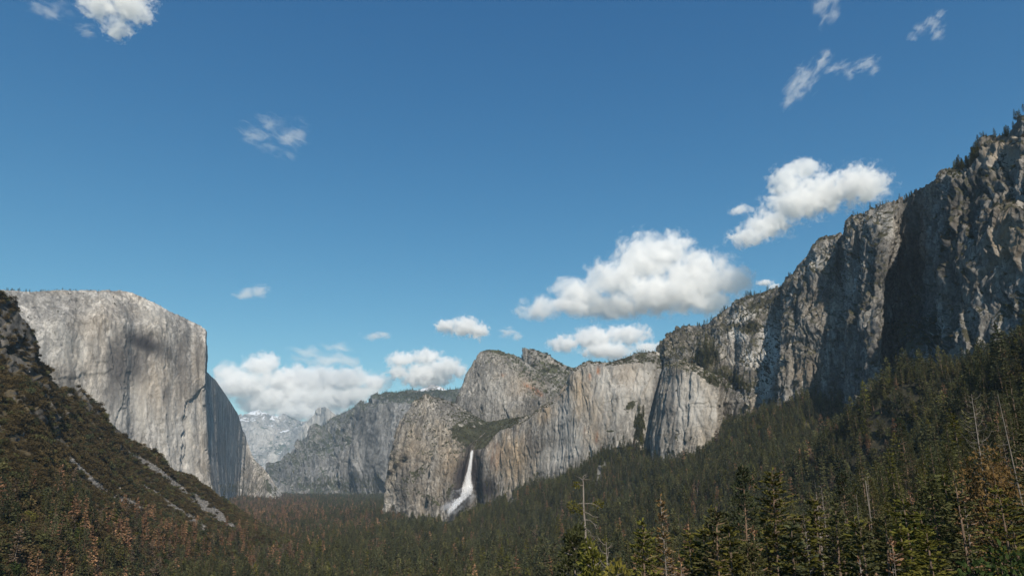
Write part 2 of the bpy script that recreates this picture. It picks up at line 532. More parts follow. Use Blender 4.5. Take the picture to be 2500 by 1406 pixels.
# ---- the pale monolith
cap_rim = [(-150, 706), (0, 703), (31, 706), (103, 708), (155, 708), (222, 709), (258, 705), (289, 707), (320, 713), (356, 730), (392, 748), (434, 770), (470, 787), (498, 799), (507, 805)]
cc = []
for px, Y, ry, sh, setb in [(-200, 2450, 708, 80, 120), (-60, 2620, 705, 90, 130), (60, 2780, 707, 85, 140), (150, 2890, 708, 80, 140), (205, 2985, 708, 75, 130), (255, 3010, 704, 72, 150),
                            (300, 3080, 708, 80, 170), (322, 3160, 713, 80, 120), (356, 3190, 730, 70, 110), (400, 3260, 751, 62, 90), (432, 3340, 769, 50, 80), (470, 3400, 787, 36, 55)]:
    cc.append([(px + 14, 1265, Y - 60), (px + 8, 1130, Y - 15), (px + 3, 960, Y), (px, ry + sh, Y + 25), (px, ry, Y + setb)])
cc.append([(513, 1265, 3390), (497, 1130, 3430), (488, 960, 3445), (490, 832, 3455), (490, 796, 3500)])
cc.append([(527, 1265, 3380), (508, 1110, 3418), (502, 950, 3432), (507, 836, 3440), (506, 806, 3480)])
cc.append([(533, 1262, 3600), (512, 1110, 3690), (503, 985, 3700), (503, 935, 3700), (503, 905, 3700)])
cc.append([(540, 1250, 3990), (532, 1130, 4090), (528, 1020, 4090), (527, 960, 4090), (527, 928, 4110)])
cc.append([(558, 1235, 4700), (558, 1150, 4850), (556, 1060, 4870), (556, 1000, 4870), (556, 970, 4890)])
cc.append([(575, 1225, 5400), (578, 1160, 5550), (580, 1100, 5570), (580, 1050, 5570), (581, 1010, 5590)])
cc.append([(592, 1225, 5800), (596, 1170, 5900), (600, 1130, 5950), (602, 1095, 5970), (602, 1072, 6000)])
cc.append([(618, 1225, 5400), (618, 1180, 5600), (618, 1150, 5700), (618, 1130, 5800), (618, 1117, 5900)])
cc.append([(655, 1225, 5150), (655, 1198, 5250), (655, 1182, 5350), (655, 1168, 5450), (655, 1154, 5500)])
cc.append([(690, 1228, 5200), (690, 1222, 5250), (690, 1218, 5350), (690, 1213, 5450), (690, 1208, 5500)])
P, s, nv = sheet(cc, 560, 300, back=900, rim=cap_rim, rim_Y=3495)
P = rough_rock(P, s, nv, [(7, 150, 900, 0.6), (3.4, 55, 380, 0.6), (1.6, 24, 120, 0.7), (0.9, 11, 30, 0.8)], fb=[(9, 300, 2.5), (1.3, 18, 2)],
               cracks=[(4, 90, 900), (2.0, 40, 400)], seed=1, smooth=2, warp=14,
               amp_map=1 - 0.72 * sstep(3500, 3600, P[..., 1]) * sstep(5650, 5400, P[..., 1]))
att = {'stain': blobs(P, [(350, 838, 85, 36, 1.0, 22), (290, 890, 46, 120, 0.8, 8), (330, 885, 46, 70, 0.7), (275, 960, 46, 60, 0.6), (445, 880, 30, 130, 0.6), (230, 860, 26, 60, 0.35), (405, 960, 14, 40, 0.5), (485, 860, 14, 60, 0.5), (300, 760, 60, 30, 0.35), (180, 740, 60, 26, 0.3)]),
       'pale': blobs(P, [(330, 985, 120, 100, 0.55), (440, 1080, 70, 140, 0.55), (170, 850, 90, 60, 0.35), (380, 770, 50, 40, 0.4)]),
       'warm': blobs(P, [(400, 930, 90, 120, 0.35), (480, 900, 22, 110, 0.4), (230, 800, 70, 50, 0.25)]), 'rust': 0 * P[..., 0],
       'veg': blobs(P, [(640, 1190, 60, 20, 0.25), (120, 800, 30, 8, 0.4)]) - 0.25 * (P[..., 2] > 500) }
rock_cap = rock_material('granite_pale', 1.5, light=(0.41, 0.385, 0.355), mid=(0.285, 0.27, 0.252), dark=(0.14, 0.134, 0.13), tan=(0.33, 0.27, 0.20), tan_amt=0.4, streak=0.5, bump=1.6, veg_lo=0.78, veg_hi=0.95)
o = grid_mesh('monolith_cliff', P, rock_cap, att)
tag(o, 'huge pale granite monolith with a sheer face and shaded right flank', kind='structure')
MASS['cap'] = (P, nv)

# ---- lower rock beside the fall, the cliff right of the fall, the leaning wall and the pillar
rim_low = [(936, 1230), (1008, 1008), (1016, 984), (1026, 971), (1040, 965), (1060, 971), (1088, 977), (1112, 986)]
lc = [
 [(975, 1250, 3500), (980, 1190, 3500), (985, 1110, 3500), (995, 1060, 3500), (1012, 1030, 3480)],
 [(937, 1275, 2950), (944, 1190, 2950), (957, 1120, 2960), (974, 1056, 2980), (1012, 1000, 3050)],
 [(985, 1285, 2830), (990, 1190, 2845), (996, 1110, 2870), (1008, 1045, 2920), (1024, 973, 3060)],
 [(1045, 1292, 2760), (1050, 1190, 2790), (1052, 1110, 2820), (1058, 1060, 2890), (1050, 967, 3100)],
 [(1085, 1296, 2720), (1090, 1195, 2745), (1098, 1125, 2775), (1104, 1075, 2860), (1112, 986, 3170)],
 [(1100, 1292, 2700), (1118, 1195, 2715), (1132, 1125, 2730), (1140, 1090, 2790), (1190, 1030, 3180)],
 [(1112, 1285, 2800), (1126, 1195, 2830), (1138, 1125, 2840), (1148, 1097, 2850), (1215, 1026, 3180)],
 [(1150, 1275, 2810), (1155, 1195, 2840), (1158, 1125, 2845), (1160, 1100, 2850), (1235, 1020, 3160)],
 [(1172, 1270, 2780), (1171, 1195, 2790), (1170, 1125, 2795), (1172, 1096, 2810), (1246, 1020, 3150)],
 [(1188, 1255, 2660), (1180, 1195, 2700), (1176, 1130, 2715), (1180, 1090, 2740), (1255, 1020, 3100)],
 [(1220, 1258, 2590), (1218, 1180, 2640), (1216, 1110, 2660), (1215, 1053, 2700), (1265, 1020, 3000)],
 [(1255, 1225, 2540), (1252, 1160, 2570), (1250, 1095, 2585), (1250, 1040, 2630), (1282, 1018, 2900)],
 [(1290, 1205, 2470), (1288, 1150, 2490), (1286, 1085, 2510), (1286, 1028, 2560), (1304, 1008, 2780)],
 [(1345, 1190, 2370), (1345, 1125, 2385), (1345, 1055, 2400), (1342, 990, 2450), (1346, 984, 2700)],
 [(1385, 1170, 2300), (1385, 1095, 2315), (1385, 1010, 2335), (1386, 935, 2380), (1389, 928, 2600)],
 [(1405, 1165, 2270), (1405, 1085, 2280), (1405, 990, 2300), (1405, 904, 2340), (1408, 896, 2540)],
 [(1432, 1155, 2240), (1432, 1070, 2250), (1432, 980, 2270), (1432, 892, 2310), (1432, 883, 2420)],
 [(1470, 1130, 2195), (1470, 1060, 2205), (1472, 970, 2225), (1472, 892, 2270), (1472, 882, 2400)],
 [(1505, 1100, 2160), (1505, 1040, 2170), (1505, 960, 2190), (1502, 892, 2240), (1500, 881, 2380)],
 [(1545, 1110, 2140), (1545, 1030, 2160), (1548, 955, 2180), (1550, 884, 2220), (1550, 864, 2330)],
 [(1592, 1135, 2120), (1598, 1040, 2150), (1610, 960, 2165), (1625, 895, 2190), (1610, 858, 2320)],
 [(1586, 1142, 2050), (1590, 1060, 2070), (1602, 975, 2090), (1619, 897, 2115), (1624, 876, 2180)],
 [(1606, 1142, 1945), (1610, 1060, 1965), (1620, 975, 1985), (1634, 890, 2015), (1638, 872, 2100)],
 [(1655, 1138, 1880), (1656, 1060, 1895), (1658, 980, 1915), (1662, 898, 1945), (1664, 876, 2030)],
 [(1702, 1115, 1850), (1704, 1045, 1865), (1706, 980, 1880), (1708, 918, 1895), (1716, 900, 1970)],
 [(1746, 1095, 1835), (1748, 1030, 1850), (1751, 985, 1860), (1756, 940, 1870), (1766, 922, 1940)],
 [(1766, 1085, 1990), (1762, 1030, 2010), (1762, 985, 2015), (1766, 948, 2020), (1776, 932, 2060)],
 [(1800, 1060, 1900), (1800, 1020, 1920), (1802, 980, 1930), (1808, 955, 1950), (1816, 938, 2010)],
 [(1850, 1040, 1830), (1850, 1010, 1850), (1850, 985, 1860), (1855, 960, 1890), (1865, 945, 1960)],
]
P, s, nv = sheet(lc, 800, 250, back=260, rim=rim_low)
P = rough_rock(P, s, nv, [(5, 110, 500, 0.6), (2.3, 45, 200, 0.6), (1.2, 17, 60, 0.7), (0.7, 8, 18, 0.8)], fb=[(6, 220, 2.0), (1.1, 14, 1.6)],
               cracks=[(3, 70, 500), (1.5, 30, 240)], seed=2, smooth=1, warp=10,
               amp_map=1 + 1.5 * sstep(1150, 1080, project(P)[0]), ledge=(1.2, 55))
px, py = project(P)
veg = blobs(P, [(1150, 1065, 55, 28, 0.55, 15), (1215, 1025, 45, 18, 0.75), (1190, 1050, 40, 25, 0.35), (1010, 1160, 55, 18, 0.75, -35), (1040, 1215, 70, 14, 0.7, 30), (985, 1200, 36, 44, 0.45, 30), (960, 1130, 20, 60, 0.35),
                (1660, 1064, 55, 14, 0.35, 3), (1560, 1040, 14, 50, 0.6), (1045, 985, 45, 16, 0.12), (1030, 1000, 16, 40, 0.2), (1540, 990, 18, 26, 0.7, 50), (1490, 1052, 14, 5, 1.0), (1740, 935, 60, 10, 0.6, 25),
                (1200, 1205, 40, 40, 0.2), (1100, 1200, 26, 24, 0.6)])
veg -= blobs(P, [(1060, 1005, 75, 45, 0.22), (1330, 1060, 90, 120, 0.30), (1460, 970, 90, 110, 0.30), (1690, 990, 80, 75, 0.30)])
att = {'stain': blobs(P, [(1152, 1150, 44, 90, 1.0), (1126, 1160, 30, 70, 1.0, 12), (1130, 1200, 40, 40, 1.0), (1186, 1192, 44, 34, 1.0), (1118, 1205, 36, 50, 1.0, 20), (1295, 1085, 26, 60, 0.35), (1600, 960, 14, 90, 0.45, 12), (1640, 1000, 20, 70, 0.3), (1020, 1130, 100, 120, 0.30), (1060, 1230, 90, 40, 0.25)]),
       'pale': blobs(P, [(1690, 985, 70, 80, 0.95), (1740, 1010, 24, 60, 0.9), (1480, 965, 95, 95, 0.9), (1370, 1110, 100, 32, 0.9, -20), (1560, 930, 50, 60, 0.9), (1415, 905, 20, 25, 0.5), (1378, 1000, 44, 70, 0.8), (1400, 1060, 60, 50, 0.7)]),
       'warm': blobs(P, [(1250, 1110, 80, 80, 0.9), (1330, 1010, 40, 26, 0.8, -45), (1370, 955, 26, 40, 0.8, 25), (1110, 1140, 50, 70, 0.55), (1420, 960, 40, 75, 0.75), (1460, 1000, 45, 60, 0.5), (1530, 910, 60, 40, 0.3), (1010, 1120, 45, 60, 0.35), (1050, 1200, 80, 50, 0.3), (1450, 1060, 40, 40, 0.4)]),
       'rust': blobs(P, [(1460, 905, 7, 14, 0.95), (1440, 920, 6, 12, 0.7), (1456, 1065, 6, 20, 0.8), (1430, 1055, 6, 16, 0.6), (1210, 1110, 20, 40, 0.35), (1175, 1060, 6, 6, 0.5)]),
       'veg': veg}
rock_low = rock_material('granite_warm', 1.0, light=(0.34, 0.315, 0.28), mid=(0.225, 0.21, 0.19), dark=(0.125, 0.118, 0.11), tan=(0.30, 0.245, 0.175), tan_amt=0.55, streak=0.6, bump=1.6, veg=(0.034, 0.034, 0.019), veg_lo=0.66, veg_hi=0.84)
o = grid_mesh('waterfall_cliff', P, rock_low, att)
tag(o, 'tan and grey granite cliffs on both sides of the waterfall', kind='structure')
MASS['low'] = (P, nv)

# ---- rounded peak behind
mc = [
 [(1130, 1010, 3950), (1132, 985, 3950), (1140, 960, 3950), (1148, 930, 3950), (1162, 905, 3900)],
 [(1100, 1015, 3450), (1110, 988, 3450), (1124, 958, 3460), (1140, 918, 3470), (1160, 885, 3540)],
 [(1150, 1045, 3350), (1153, 995, 3370), (1158, 945, 3390), (1164, 895, 3420), (1173, 858, 3490)],
 [(1200, 1060, 3270), (1200, 1000, 3295), (1200, 950, 3325), (1200, 890, 3365), (1198, 850, 3470)],
 [(1260, 1060, 3190), (1260, 1005, 3225), (1260, 962, 3260), (1255, 908, 3320), (1245, 866, 3470)],
 [(1310, 1045, 3100), (1314, 1005, 3120), (1308, 972, 3170), (1296, 932, 3280), (1280, 881, 3480)],
 [(1370, 1010, 3000), (1375, 980, 3030), (1370, 963, 3100), (1350, 940, 3250), (1320, 908, 3480)],
 [(1420, 965, 3000), (1418, 950, 3100), (1410, 940, 3200), (1402, 930, 3300), (1392, 918, 3480)]]
rim_mid = [(1160, 886), (1164, 872), (1172, 860), (1184, 854), (1196, 851), (1216, 854), (1240, 864), (1260, 872), (1280, 881), (1320, 905), (1395, 918)]
P, s, nv = sheet(mc, 300, 170, back=300, rim=rim_mid)
P = rough_rock(P, s, nv, [(7, 80, 220, 0.8), (4, 36, 100, 0.8), (2, 16, 36, 0.8), (1, 8, 14, 0.8)], fb=[(7, 160, 1.6), (1.5, 18, 1.4)], cracks=[(3, 50, 300), (1.6, 24, 120)], seed=3, smooth=2, warp=14)
att = {'stain': 0 * P[..., 0], 'pale': blobs(P, [(1215, 960, 50, 60, 0.4)]), 'warm': blobs(P, [(1290, 950, 60, 40, 0.4)]),
       'rust': blobs(P, [(1310, 955, 24, 8, 0.95, 35), (1230, 915, 8, 6, 0.6), (1285, 940, 10, 6, 0.7, 35)]),
       'veg': blobs(P, [(1215, 860, 60, 10, 0.3, 15), (1225, 1015, 50, 15, 0.3), (1260, 885, 40, 10, 0.2, 35)]) - 0.1}
rock_mid = rock_material('granite_peak', 1.1, light=(0.265, 0.25, 0.23), mid=(0.19, 0.18, 0.167), dark=(0.115, 0.11, 0.104), tan=(0.30, 0.245, 0.175), tan_amt=0.3, streak=0.5, bump=2.0, veg_lo=0.60, veg_hi=0.80)
o = grid_mesh('rounded_peak', P, rock_mid, att)
tag(o, 'rounded grey granite peak rising behind the waterfall', kind='structure')
MASS['mid'] = (P, nv)
pc = [
 [(1276, 940, 4050), (1277, 900, 4050), (1281, 858, 4050)],
 [(1279, 940, 3760), (1278.5, 895, 3770), (1279, 853, 3790)],
 [(1300, 950, 3660), (1300, 905, 3690), (1300, 852, 3760)],
 [(1350, 965, 3540), (1350, 920, 3590), (1348, 872, 3700)],
 [(1400, 975, 3480), (1400, 938, 3530), (1400, 897, 3650)],
 [(1470, 975, 3480), (1470, 945, 3530), (1470, 928, 3650)]]
P, s, nv = sheet(pc, 170, 90, back=200, rim=[(1279, 853), (1284, 850), (1300, 852), (1324, 862), (1348, 872), (1372, 886), (1400, 898), (1470, 928)])
P = rough_rock(P, s, nv, [(7, 60, 90, 0.9), (4, 26, 40, 0.9)], fb=[(6, 90, 1.2), (3, 30, 1.2)], seed=4, warp=25)
att = {k: 0 * P[..., 0] for k in ('stain', 'pale', 'warm', 'rust')}
att['veg'] = blobs(P, [(1345, 915, 70, 30, 0.5, 20)])
o = grid_mesh('notched_peak', P, rock_mid, att)
tag(o, 'small notched summit behind the rounded peak', kind='structure')
MASS['notch'] = (P, nv)

# ---- the high wall on the right
rw = [
 [(1585, 915, 2250), (1592, 898, 2300), (1598, 880, 2400), (1600, 864, 2500), (1602, 850, 2600)],
 [(1660, 910, 2200), (1660, 888, 2250), (1660, 856, 2320), (1660, 830, 2400), (1660, 805, 2480)],
 [(1700, 925, 2120), (1700, 890, 2180), (1700, 852, 2250), (1700, 818, 2320), (1700, 792, 2410)],
 [(1728, 940, 2070), (1726, 892, 2110), (1726, 850, 2170), (1728, 812, 2260), (1728, 787, 2360)],
 [(1775, 965, 2000), (1772, 905, 2040), (1770, 850, 2120), (1771, 795, 2190), (1772, 749, 2290)],
 [(1800, 985, 1990), (1798, 915, 2040), (1797, 850, 2100), (1800, 785, 2150), (1803, 735, 2250)],
 [(1815, 995, 1900), (1814, 920, 1960), (1812, 850, 2030), (1815, 785, 2110), (1828, 727, 2210)],
 [(1855, 1005, 1860), (1852, 925, 1900), (1850, 850, 1970), (1852, 775, 2050), (1862, 716, 2150)],
 [(1888, 1000, 1800), (1892, 930, 1840), (1890, 850, 1920), (1893, 770, 1990), (1898, 698, 2100)],
 [(1893, 1000, 1690), (1900, 930, 1700), (1914, 850, 1730), (1925, 760, 1790), (1934, 664, 1890)],
 [(1925, 990, 1650), (1935, 890, 1670), (1944, 800, 1690), (1955, 710, 1730), (1972, 622, 1830)],
 [(1960, 985, 1610), (1968, 880, 1625), (1975, 790, 1650), (1980, 700, 1690), (1985, 596, 1790)],
 [(2010, 1000, 1560), (2018, 890, 1575), (2025, 790, 1595), (2034, 690, 1640), (2040, 572, 1740)],
 [(2058, 1040, 1530), (2060, 900, 1545), (2060, 790, 1570), (2058, 690, 1620), (2060, 566, 1720)],
 [(2066, 1080, 1420), (2070, 920, 1430), (2074, 790, 1450), (2076, 680, 1490), (2070, 536, 1600)],
 [(2088, 1080, 1330), (2094, 930, 1345), (2100, 820, 1370), (2106, 700, 1410), (2110, 528, 1540)],
 [(2120, 1055, 1270), (2126, 930, 1290), (2132, 820, 1320), (2140, 700, 1360), (2146, 500, 1480)],
 [(2150, 1030, 1245), (2150, 920, 1270), (2152, 810, 1300), (2160, 690, 1345), (2185, 488, 1450)],
 [(2163, 1020, 1250), (2160, 920, 1370), (2160, 810, 1470), (2172, 690, 1490), (2210, 480, 1470)],
 [(2190, 990, 1160), (2190, 900, 1300), (2195, 800, 1460), (2205, 680, 1480), (2228, 462, 1450)],
 [(2235, 970, 1090), (2235, 885, 1180), (2235, 790, 1400), (2245, 670, 1430), (2250, 451, 1400)],
 [(2275, 965, 1040), (2270, 865, 1110), (2265, 780, 1340), (2275, 660, 1370), (2282, 431, 1330)],
 [(2300, 960, 1030), (2296, 850, 1080), (2290, 770, 1190), (2292, 640, 1200), (2300, 422, 1240)],
 [(2306, 955, 1000), (2308, 850, 1020), (2308, 750, 1045), (2308, 620, 1065), (2322, 416, 1180)],
 [(2350, 935, 960), (2350, 830, 975), (2350, 730, 995), (2350, 600, 1020), (2360, 405, 1140)],
 [(2400, 910, 930), (2400, 815, 945), (2400, 700, 960), (2400, 560, 985), (2396, 350, 1110)],
 [(2450, 880, 900), (2450, 790, 915), (2450, 690, 930), (2450, 540, 950), (2440, 321, 1080)],
 [(2505, 850, 860), (2505, 760, 880), (2505, 680, 890), (2505, 520, 910), (2500, 281, 1030)],
 [(2620, 830, 790), (2620, 700, 800), (2620, 600, 815), (2620, 420, 830), (2620, 190, 960)],
 [(2900, 800, 640), (2900, 650, 650), (2900, 500, 660), (2900, 300, 680), (2900, 20, 800)]]
rim_r = [(1602, 850), (1620, 831), (1648, 816), (1668, 797), (1700, 792), (1728, 787), (1748, 768), (1772, 749), (1804, 734), (1860, 716), (1900, 696), (1924, 682), (1936, 660),
         (1948, 646), (1972, 622), (1984, 595), (2004, 579), (2031, 573), (2059, 567), (2065, 543), (2075, 533), (2107, 529), (2123, 517), (2147, 499), (2179, 489), (2219, 477),
         (2231, 459), (2267, 445), (2282, 431), (2306, 419), (2338, 411), (2370, 404), (2386, 371), (2398, 340), (2430, 324), (2458, 316), (2482, 292), (2500, 280), (2620, 190)]
P, s, nv = sheet(rw, 920, 300, back=220, rim=rim_r)
P = rough_rock(P, s, nv, [(9, 80, 200, 0.9), (5, 36, 90, 0.9), (2.6, 15, 34, 0.9), (1.5, 6.5, 14, 0.9)], fb=[(8, 150, 1.3), (2, 40, 1.3), (1.0, 10, 1.2)],
               cracks=[(6, 50, 240), (3, 22, 100)], seed=5, smooth=1, warp=16, ledge=(5, 60))
att = {'stain': blobs(P, [(2330, 600, 80, 160, 0.30), (2230, 700, 110, 160, 0.25), (1995, 720, 60, 40, 0.2)]),
       'pale': blobs(P, [(1815, 770, 46, 20, 1.6, -20), (1800, 815, 28, 24, 1.5), (1878, 855, 36, 80, 1.5), (1868, 935, 22, 60, 1.6, 15), (2070, 700, 30, 30, 0.4), (1990, 630, 26, 22, 0.45), (2430, 390, 60, 40, 0.7), (2150, 540, 50, 30, 0.35), (1835, 875, 34, 30, 1.4), (1985, 640, 44, 40, 0.8)]),
       'warm': blobs(P, [(2450, 580, 60, 110, 0.7), (2440, 380, 60, 50, 0.5), (2010, 760, 60, 50, 0.3), (1960, 910, 40, 40, 0.4), (1640, 830, 30, 20, 0.5)]),
       'rust': 0 * P[..., 0],
       'veg': blobs(P, [(1725, 880, 40, 45, 0.55, 20), (1770, 920, 60, 24, 0.4, 25), (1830, 800, 26, 20, 0.5), (1790, 800, 30, 12, 0.35), (1860, 740, 60, 14, 0.3, -15), (2010, 665, 60, 8, 0.5, 10), (2470, 760, 60, 50, 0.15), (2200, 900, 70, 40, 0.15),
                          (1850, 940, 30, 20, 0.3), (2350, 390, 45, 25, 0.6, -25), (1990, 830, 60, 60, 0.10)]) + 0.02}
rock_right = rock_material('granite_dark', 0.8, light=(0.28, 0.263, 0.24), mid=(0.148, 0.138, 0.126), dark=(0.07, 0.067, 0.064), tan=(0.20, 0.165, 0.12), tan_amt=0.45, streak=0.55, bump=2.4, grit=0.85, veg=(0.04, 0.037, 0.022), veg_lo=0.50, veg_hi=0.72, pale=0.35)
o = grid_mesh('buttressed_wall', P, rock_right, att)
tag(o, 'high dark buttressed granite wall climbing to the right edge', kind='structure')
MASS['right'] = (P, nv)

# ---- forested ridge with pale cliffs up the valley
tc = [
 [(630, 1235, 7400), (636, 1205, 7600), (642, 1180, 7700), (648, 1165, 7800), (652, 1146, 7950)],
 [(675, 1232, 7150), (680, 1195, 7300), (684, 1165, 7450), (686, 1145, 7600), (688, 1120, 7900)],
 [(730, 1230, 6900), (730, 1185, 7050), (730, 1140, 7250), (730, 1110, 7500), (730, 1080, 7850)],
 [(770, 1230, 6750), (770, 1175, 6900), (768, 1120, 7100), (766, 1080, 7400), (766, 1048, 7800)],
 [(820, 1230, 6600), (822, 1170, 6780), (822, 1110, 6850), (822, 1060, 7150), (824, 1016, 7700)],
 [(850, 1230, 6500), (845, 1165, 6680), (850, 1095, 6700), (856, 1030, 6900), (858, 997, 7600)],
 [(880, 1230, 6420), (862, 1140, 6480), (872, 1060, 6490), (882, 1000, 6520), (888, 981, 7500)],
 [(930, 1230, 6250), (925, 1145, 6300), (925, 1060, 6310), (928, 985, 6340), (930, 969, 7400)],
 [(965, 1230, 6150), (955, 1150, 6230), (958, 1060, 6280), (962, 985, 6330), (965, 962, 7300)],
 [(1000, 1230, 6000), (985, 1120, 6050), (985, 1060, 6200), (990, 995, 6350), (1000, 955, 7250)],
 [(1060, 1230, 5800), (1060, 1120, 5950), (1060, 1060, 6100), (1060, 1000, 6350), (1060, 950, 7200)],
 [(1160, 1230, 5600), (1160, 1120, 5850), (1160, 1060, 6000), (1160, 1000, 6250), (1150, 947, 7100)]]
rim_t = [(652, 1146), (685, 1121), (713, 1099), (728, 1082), (763, 1050), (806, 1027), (834, 1011), (873, 989), (909, 975), (945, 966), (977, 961), (1009, 954), (1050, 951), (1094, 952), (1122, 949), (1160, 948)]
P, s, nv = sheet(tc, 330, 200, back=1500, rim=rim_t)
P = rough_rock(P, s, nv, [(26, 190, 420, 0.9), (13, 80, 170, 0.9), (6, 36, 70, 0.9)], fb=[(30, 500, 1.2), (12, 130, 1.3), (5, 45, 1.2)], cracks=[(14, 130, 700)], seed=6, smooth=1, warp=80)
att = {k: 0 * P[..., 0] for k in ('stain', 'warm', 'rust')}
att['pale'] = blobs(P, [(870, 1120, 20, 50, 0.3), (985, 1090, 10, 60, 0.3, 15)])
att['veg'] = blobs(P, [(830, 1060, 30, 60, 0.10, 35), (900, 1185, 130, 26, 0.4), (790, 1190, 90, 30, 0.15), (1030, 965, 120, 16, 0.25)]) - blobs(P, [(925, 1060, 58, 85, 0.35)])
rock_far = rock_material('granite_ridge', 2.6, light=(0.22, 0.215, 0.21), mid=(0.15, 0.15, 0.148), dark=(0.09, 0.09, 0.092), tan_amt=0.1, streak=0.45, bump=2.2, veg=(0.036, 0.041, 0.028), veg_lo=0.60, veg_hi=0.80)
o = grid_mesh('forested_ridge', P, rock_far, att)
tag(o, 'forested ridge with grey cliffs closing the middle of the valley', kind='structure')
MASS['ridge'] = (P, nv)

# ---- far summits
fc = [[(x, 1010, 9600), (x, 985, 10000), (x, y, 10600)] for x, y in [(985, 965), (1010, 955), (1033, 947), (1046, 942), (1058, 938), (1070, 941), (1082, 947), (1100, 955), (1130, 968)]]
P, s, nv = sheet(fc, 90, 50, back=1500)
P = rough_rock(P, s, nv, [(10, 90, 90, 0.8)], fb=[(16, 300, 1), (7, 80, 1)], seed=7, warp=60)
att = {k: 0 * P[..., 0] for k in ('stain', 'warm', 'rust', 'pale')}
att['veg'] = -0.6 + 0 * P[..., 0]; att['snow'] = blobs(P, [(1030, 955, 20, 10, 0.3), (1080, 950, 20, 8, 0.25)])
rock_snow = rock_material('granite_snowy', 5.0, light=(0.32, 0.31, 0.30), mid=(0.24, 0.24, 0.235), dark=(0.16, 0.16, 0.16), tan_amt=0.1, streak=0.2, bump=2.0, veg=(0.05, 0.06, 0.045), veg_lo=0.7, veg_hi=0.9, snow=0.22)
o = grid_mesh('snowy_dome', P, rock_snow, att)
tag(o, 'small snow patched granite dome above the forested ridge', kind='structure')

hd = [
 [(722, 1140, 12950), (724, 1080, 12950), (729, 1058, 13000)],
 [(744, 1135, 12700), (745, 1062, 12750), (747, 1028, 12850)],
 [(764, 1130, 12600), (764, 1052, 12640), (766, 1014, 12720)],
 [(772, 1125, 12540), (773, 1042, 12580), (773, 998, 12660)],
 [(783, 1120, 12500), (784, 1037, 12530), (783, 994, 12600)],
 [(796, 1110, 13000), (797, 1032, 13050), (797, 994, 13050)],
 [(812, 1105, 13100), (812, 1040, 13150), (811, 1004, 13150)],
 [(845, 1100, 13200), (845, 1050, 13250), (840, 1022, 13250)]]
P, s, nv = sheet(hd, 110, 80, back=900, rim=[(729, 1058), (737, 1047), (747, 1028), (757, 1021), (766, 1013), (770, 1003), (773, 998), (781, 994), (795, 993), (803, 998), (812, 1006), (845, 1026)])
P = rough_rock(P, s, nv, [(16, 170, 400, 0.9), (8, 70, 150, 0.9)], fb=[(14, 260, 1.5)], seed=8, warp=60)
att = {k: 0 * P[..., 0] for k in ('stain', 'warm', 'rust', 'snow')}
att['pale'] = 0.8 + 0 * P[..., 0]; att['veg'] = -0.6 + 0 * P[..., 0]
rock_snow2 = rock_material('granite_far', 5.0, light=(0.32, 0.31, 0.30), mid=(0.24, 0.24, 0.235), dark=(0.16, 0.16, 0.16), tan_amt=0.1, streak=0.3, bump=2.0, veg=(0.05, 0.06, 0.045), veg_lo=0.62, veg_hi=0.82, snow=0.05)
o = grid_mesh('split_dome', P, rock_snow2, att)
tag(o, 'distant split granite dome with a sheer shaded face', kind='structure')

cr = [[(x, 1215, 14800), (x, 1130, 15600), (x + 2, (y + 1100) / 2, 16500), (x, y + 14, 17400), (x, y, 17900)] for x, y in
      [(540, 1040), (570, 1022), (590, 1012), (612, 1006), (632, 1001), (648, 1004), (657, 1008), (670, 1010), (682, 1013), (692, 1009), (703, 1014), (712, 1019), (742, 1026), (780, 1034), (840, 1050)]]
P, s, nv = sheet(cr, 200, 110, back=2500, rim=[(540, 1040), (570, 1022), (590, 1012), (612, 1006), (632, 1001), (640, 1004), (650, 1004), (656, 1008), (682, 1014), (692, 1009), (703, 1014), (712, 1019), (728, 1022), (742, 1026), (840, 1050)])
P = rough_rock(P, s, nv, [(45, 420, 380, 0.9), (20, 160, 160, 0.9)], fb=[(90, 1200, 0.8), (35, 350, 0.8), (12, 110, 0.8)], seed=9, warp=150)
att = {k: 0 * P[..., 0] for k in ('stain', 'warm', 'rust')}
att['pale'] = blobs(P, [(670, 1110, 14, 40, 0.9, 25), (640, 1060, 50, 50, 0.35)])
att['veg'] = blobs(P, [(690, 1090, 40, 30, 0.25), (705, 1025, 20, 10, 0.3), (630, 1120, 50, 40, 0.1)]) - 0.15
att['snow'] = blobs(P, [(632, 1008, 50, 9, 0.28), (660, 1022, 40, 8, 0.25), (690, 1022, 22, 5, 0.28), (600, 1025, 30, 10, 0.2)])
o = grid_mesh('snowy_summit', P, rock_snow, att)
tag(o, 'far bluish summit streaked with snow', kind='structure')

# ---- brushy hillside on the left
hr = {-250: (640, 830), -80: (690, 940), 0: (733, 1000), 25: (748, 1015), 52: (790, 1035), 78: (830, 1060), 101: (887, 1100), 150: (934, 1170), 191: (973, 1215), 225: (994, 1250), 279: (1052, 1340), 330: (1098, 1420), 413: (1155, 1530), 496: (1199, 1640), 583: (1253, 1760), 640: (1285, 1830), 720: (1322, 1900)}
lf = np.array(LEFT_FOOT, float)
hc = []
for px, (ry, rY) in hr.items():
    fy = np.interp(px, lf[:, 0], lf[:, 1]); fY = np.interp(px, lf[:, 0], lf[:, 2])
    col = []
    for q in (0, 0.3, 0.55, 0.8, 1.0):
        qq = q ** 0.92
        col.append((px + (1 - q) * 0, fy + (ry - fy) * q, fY + (rY - fY) * q))
    hc.append(col)
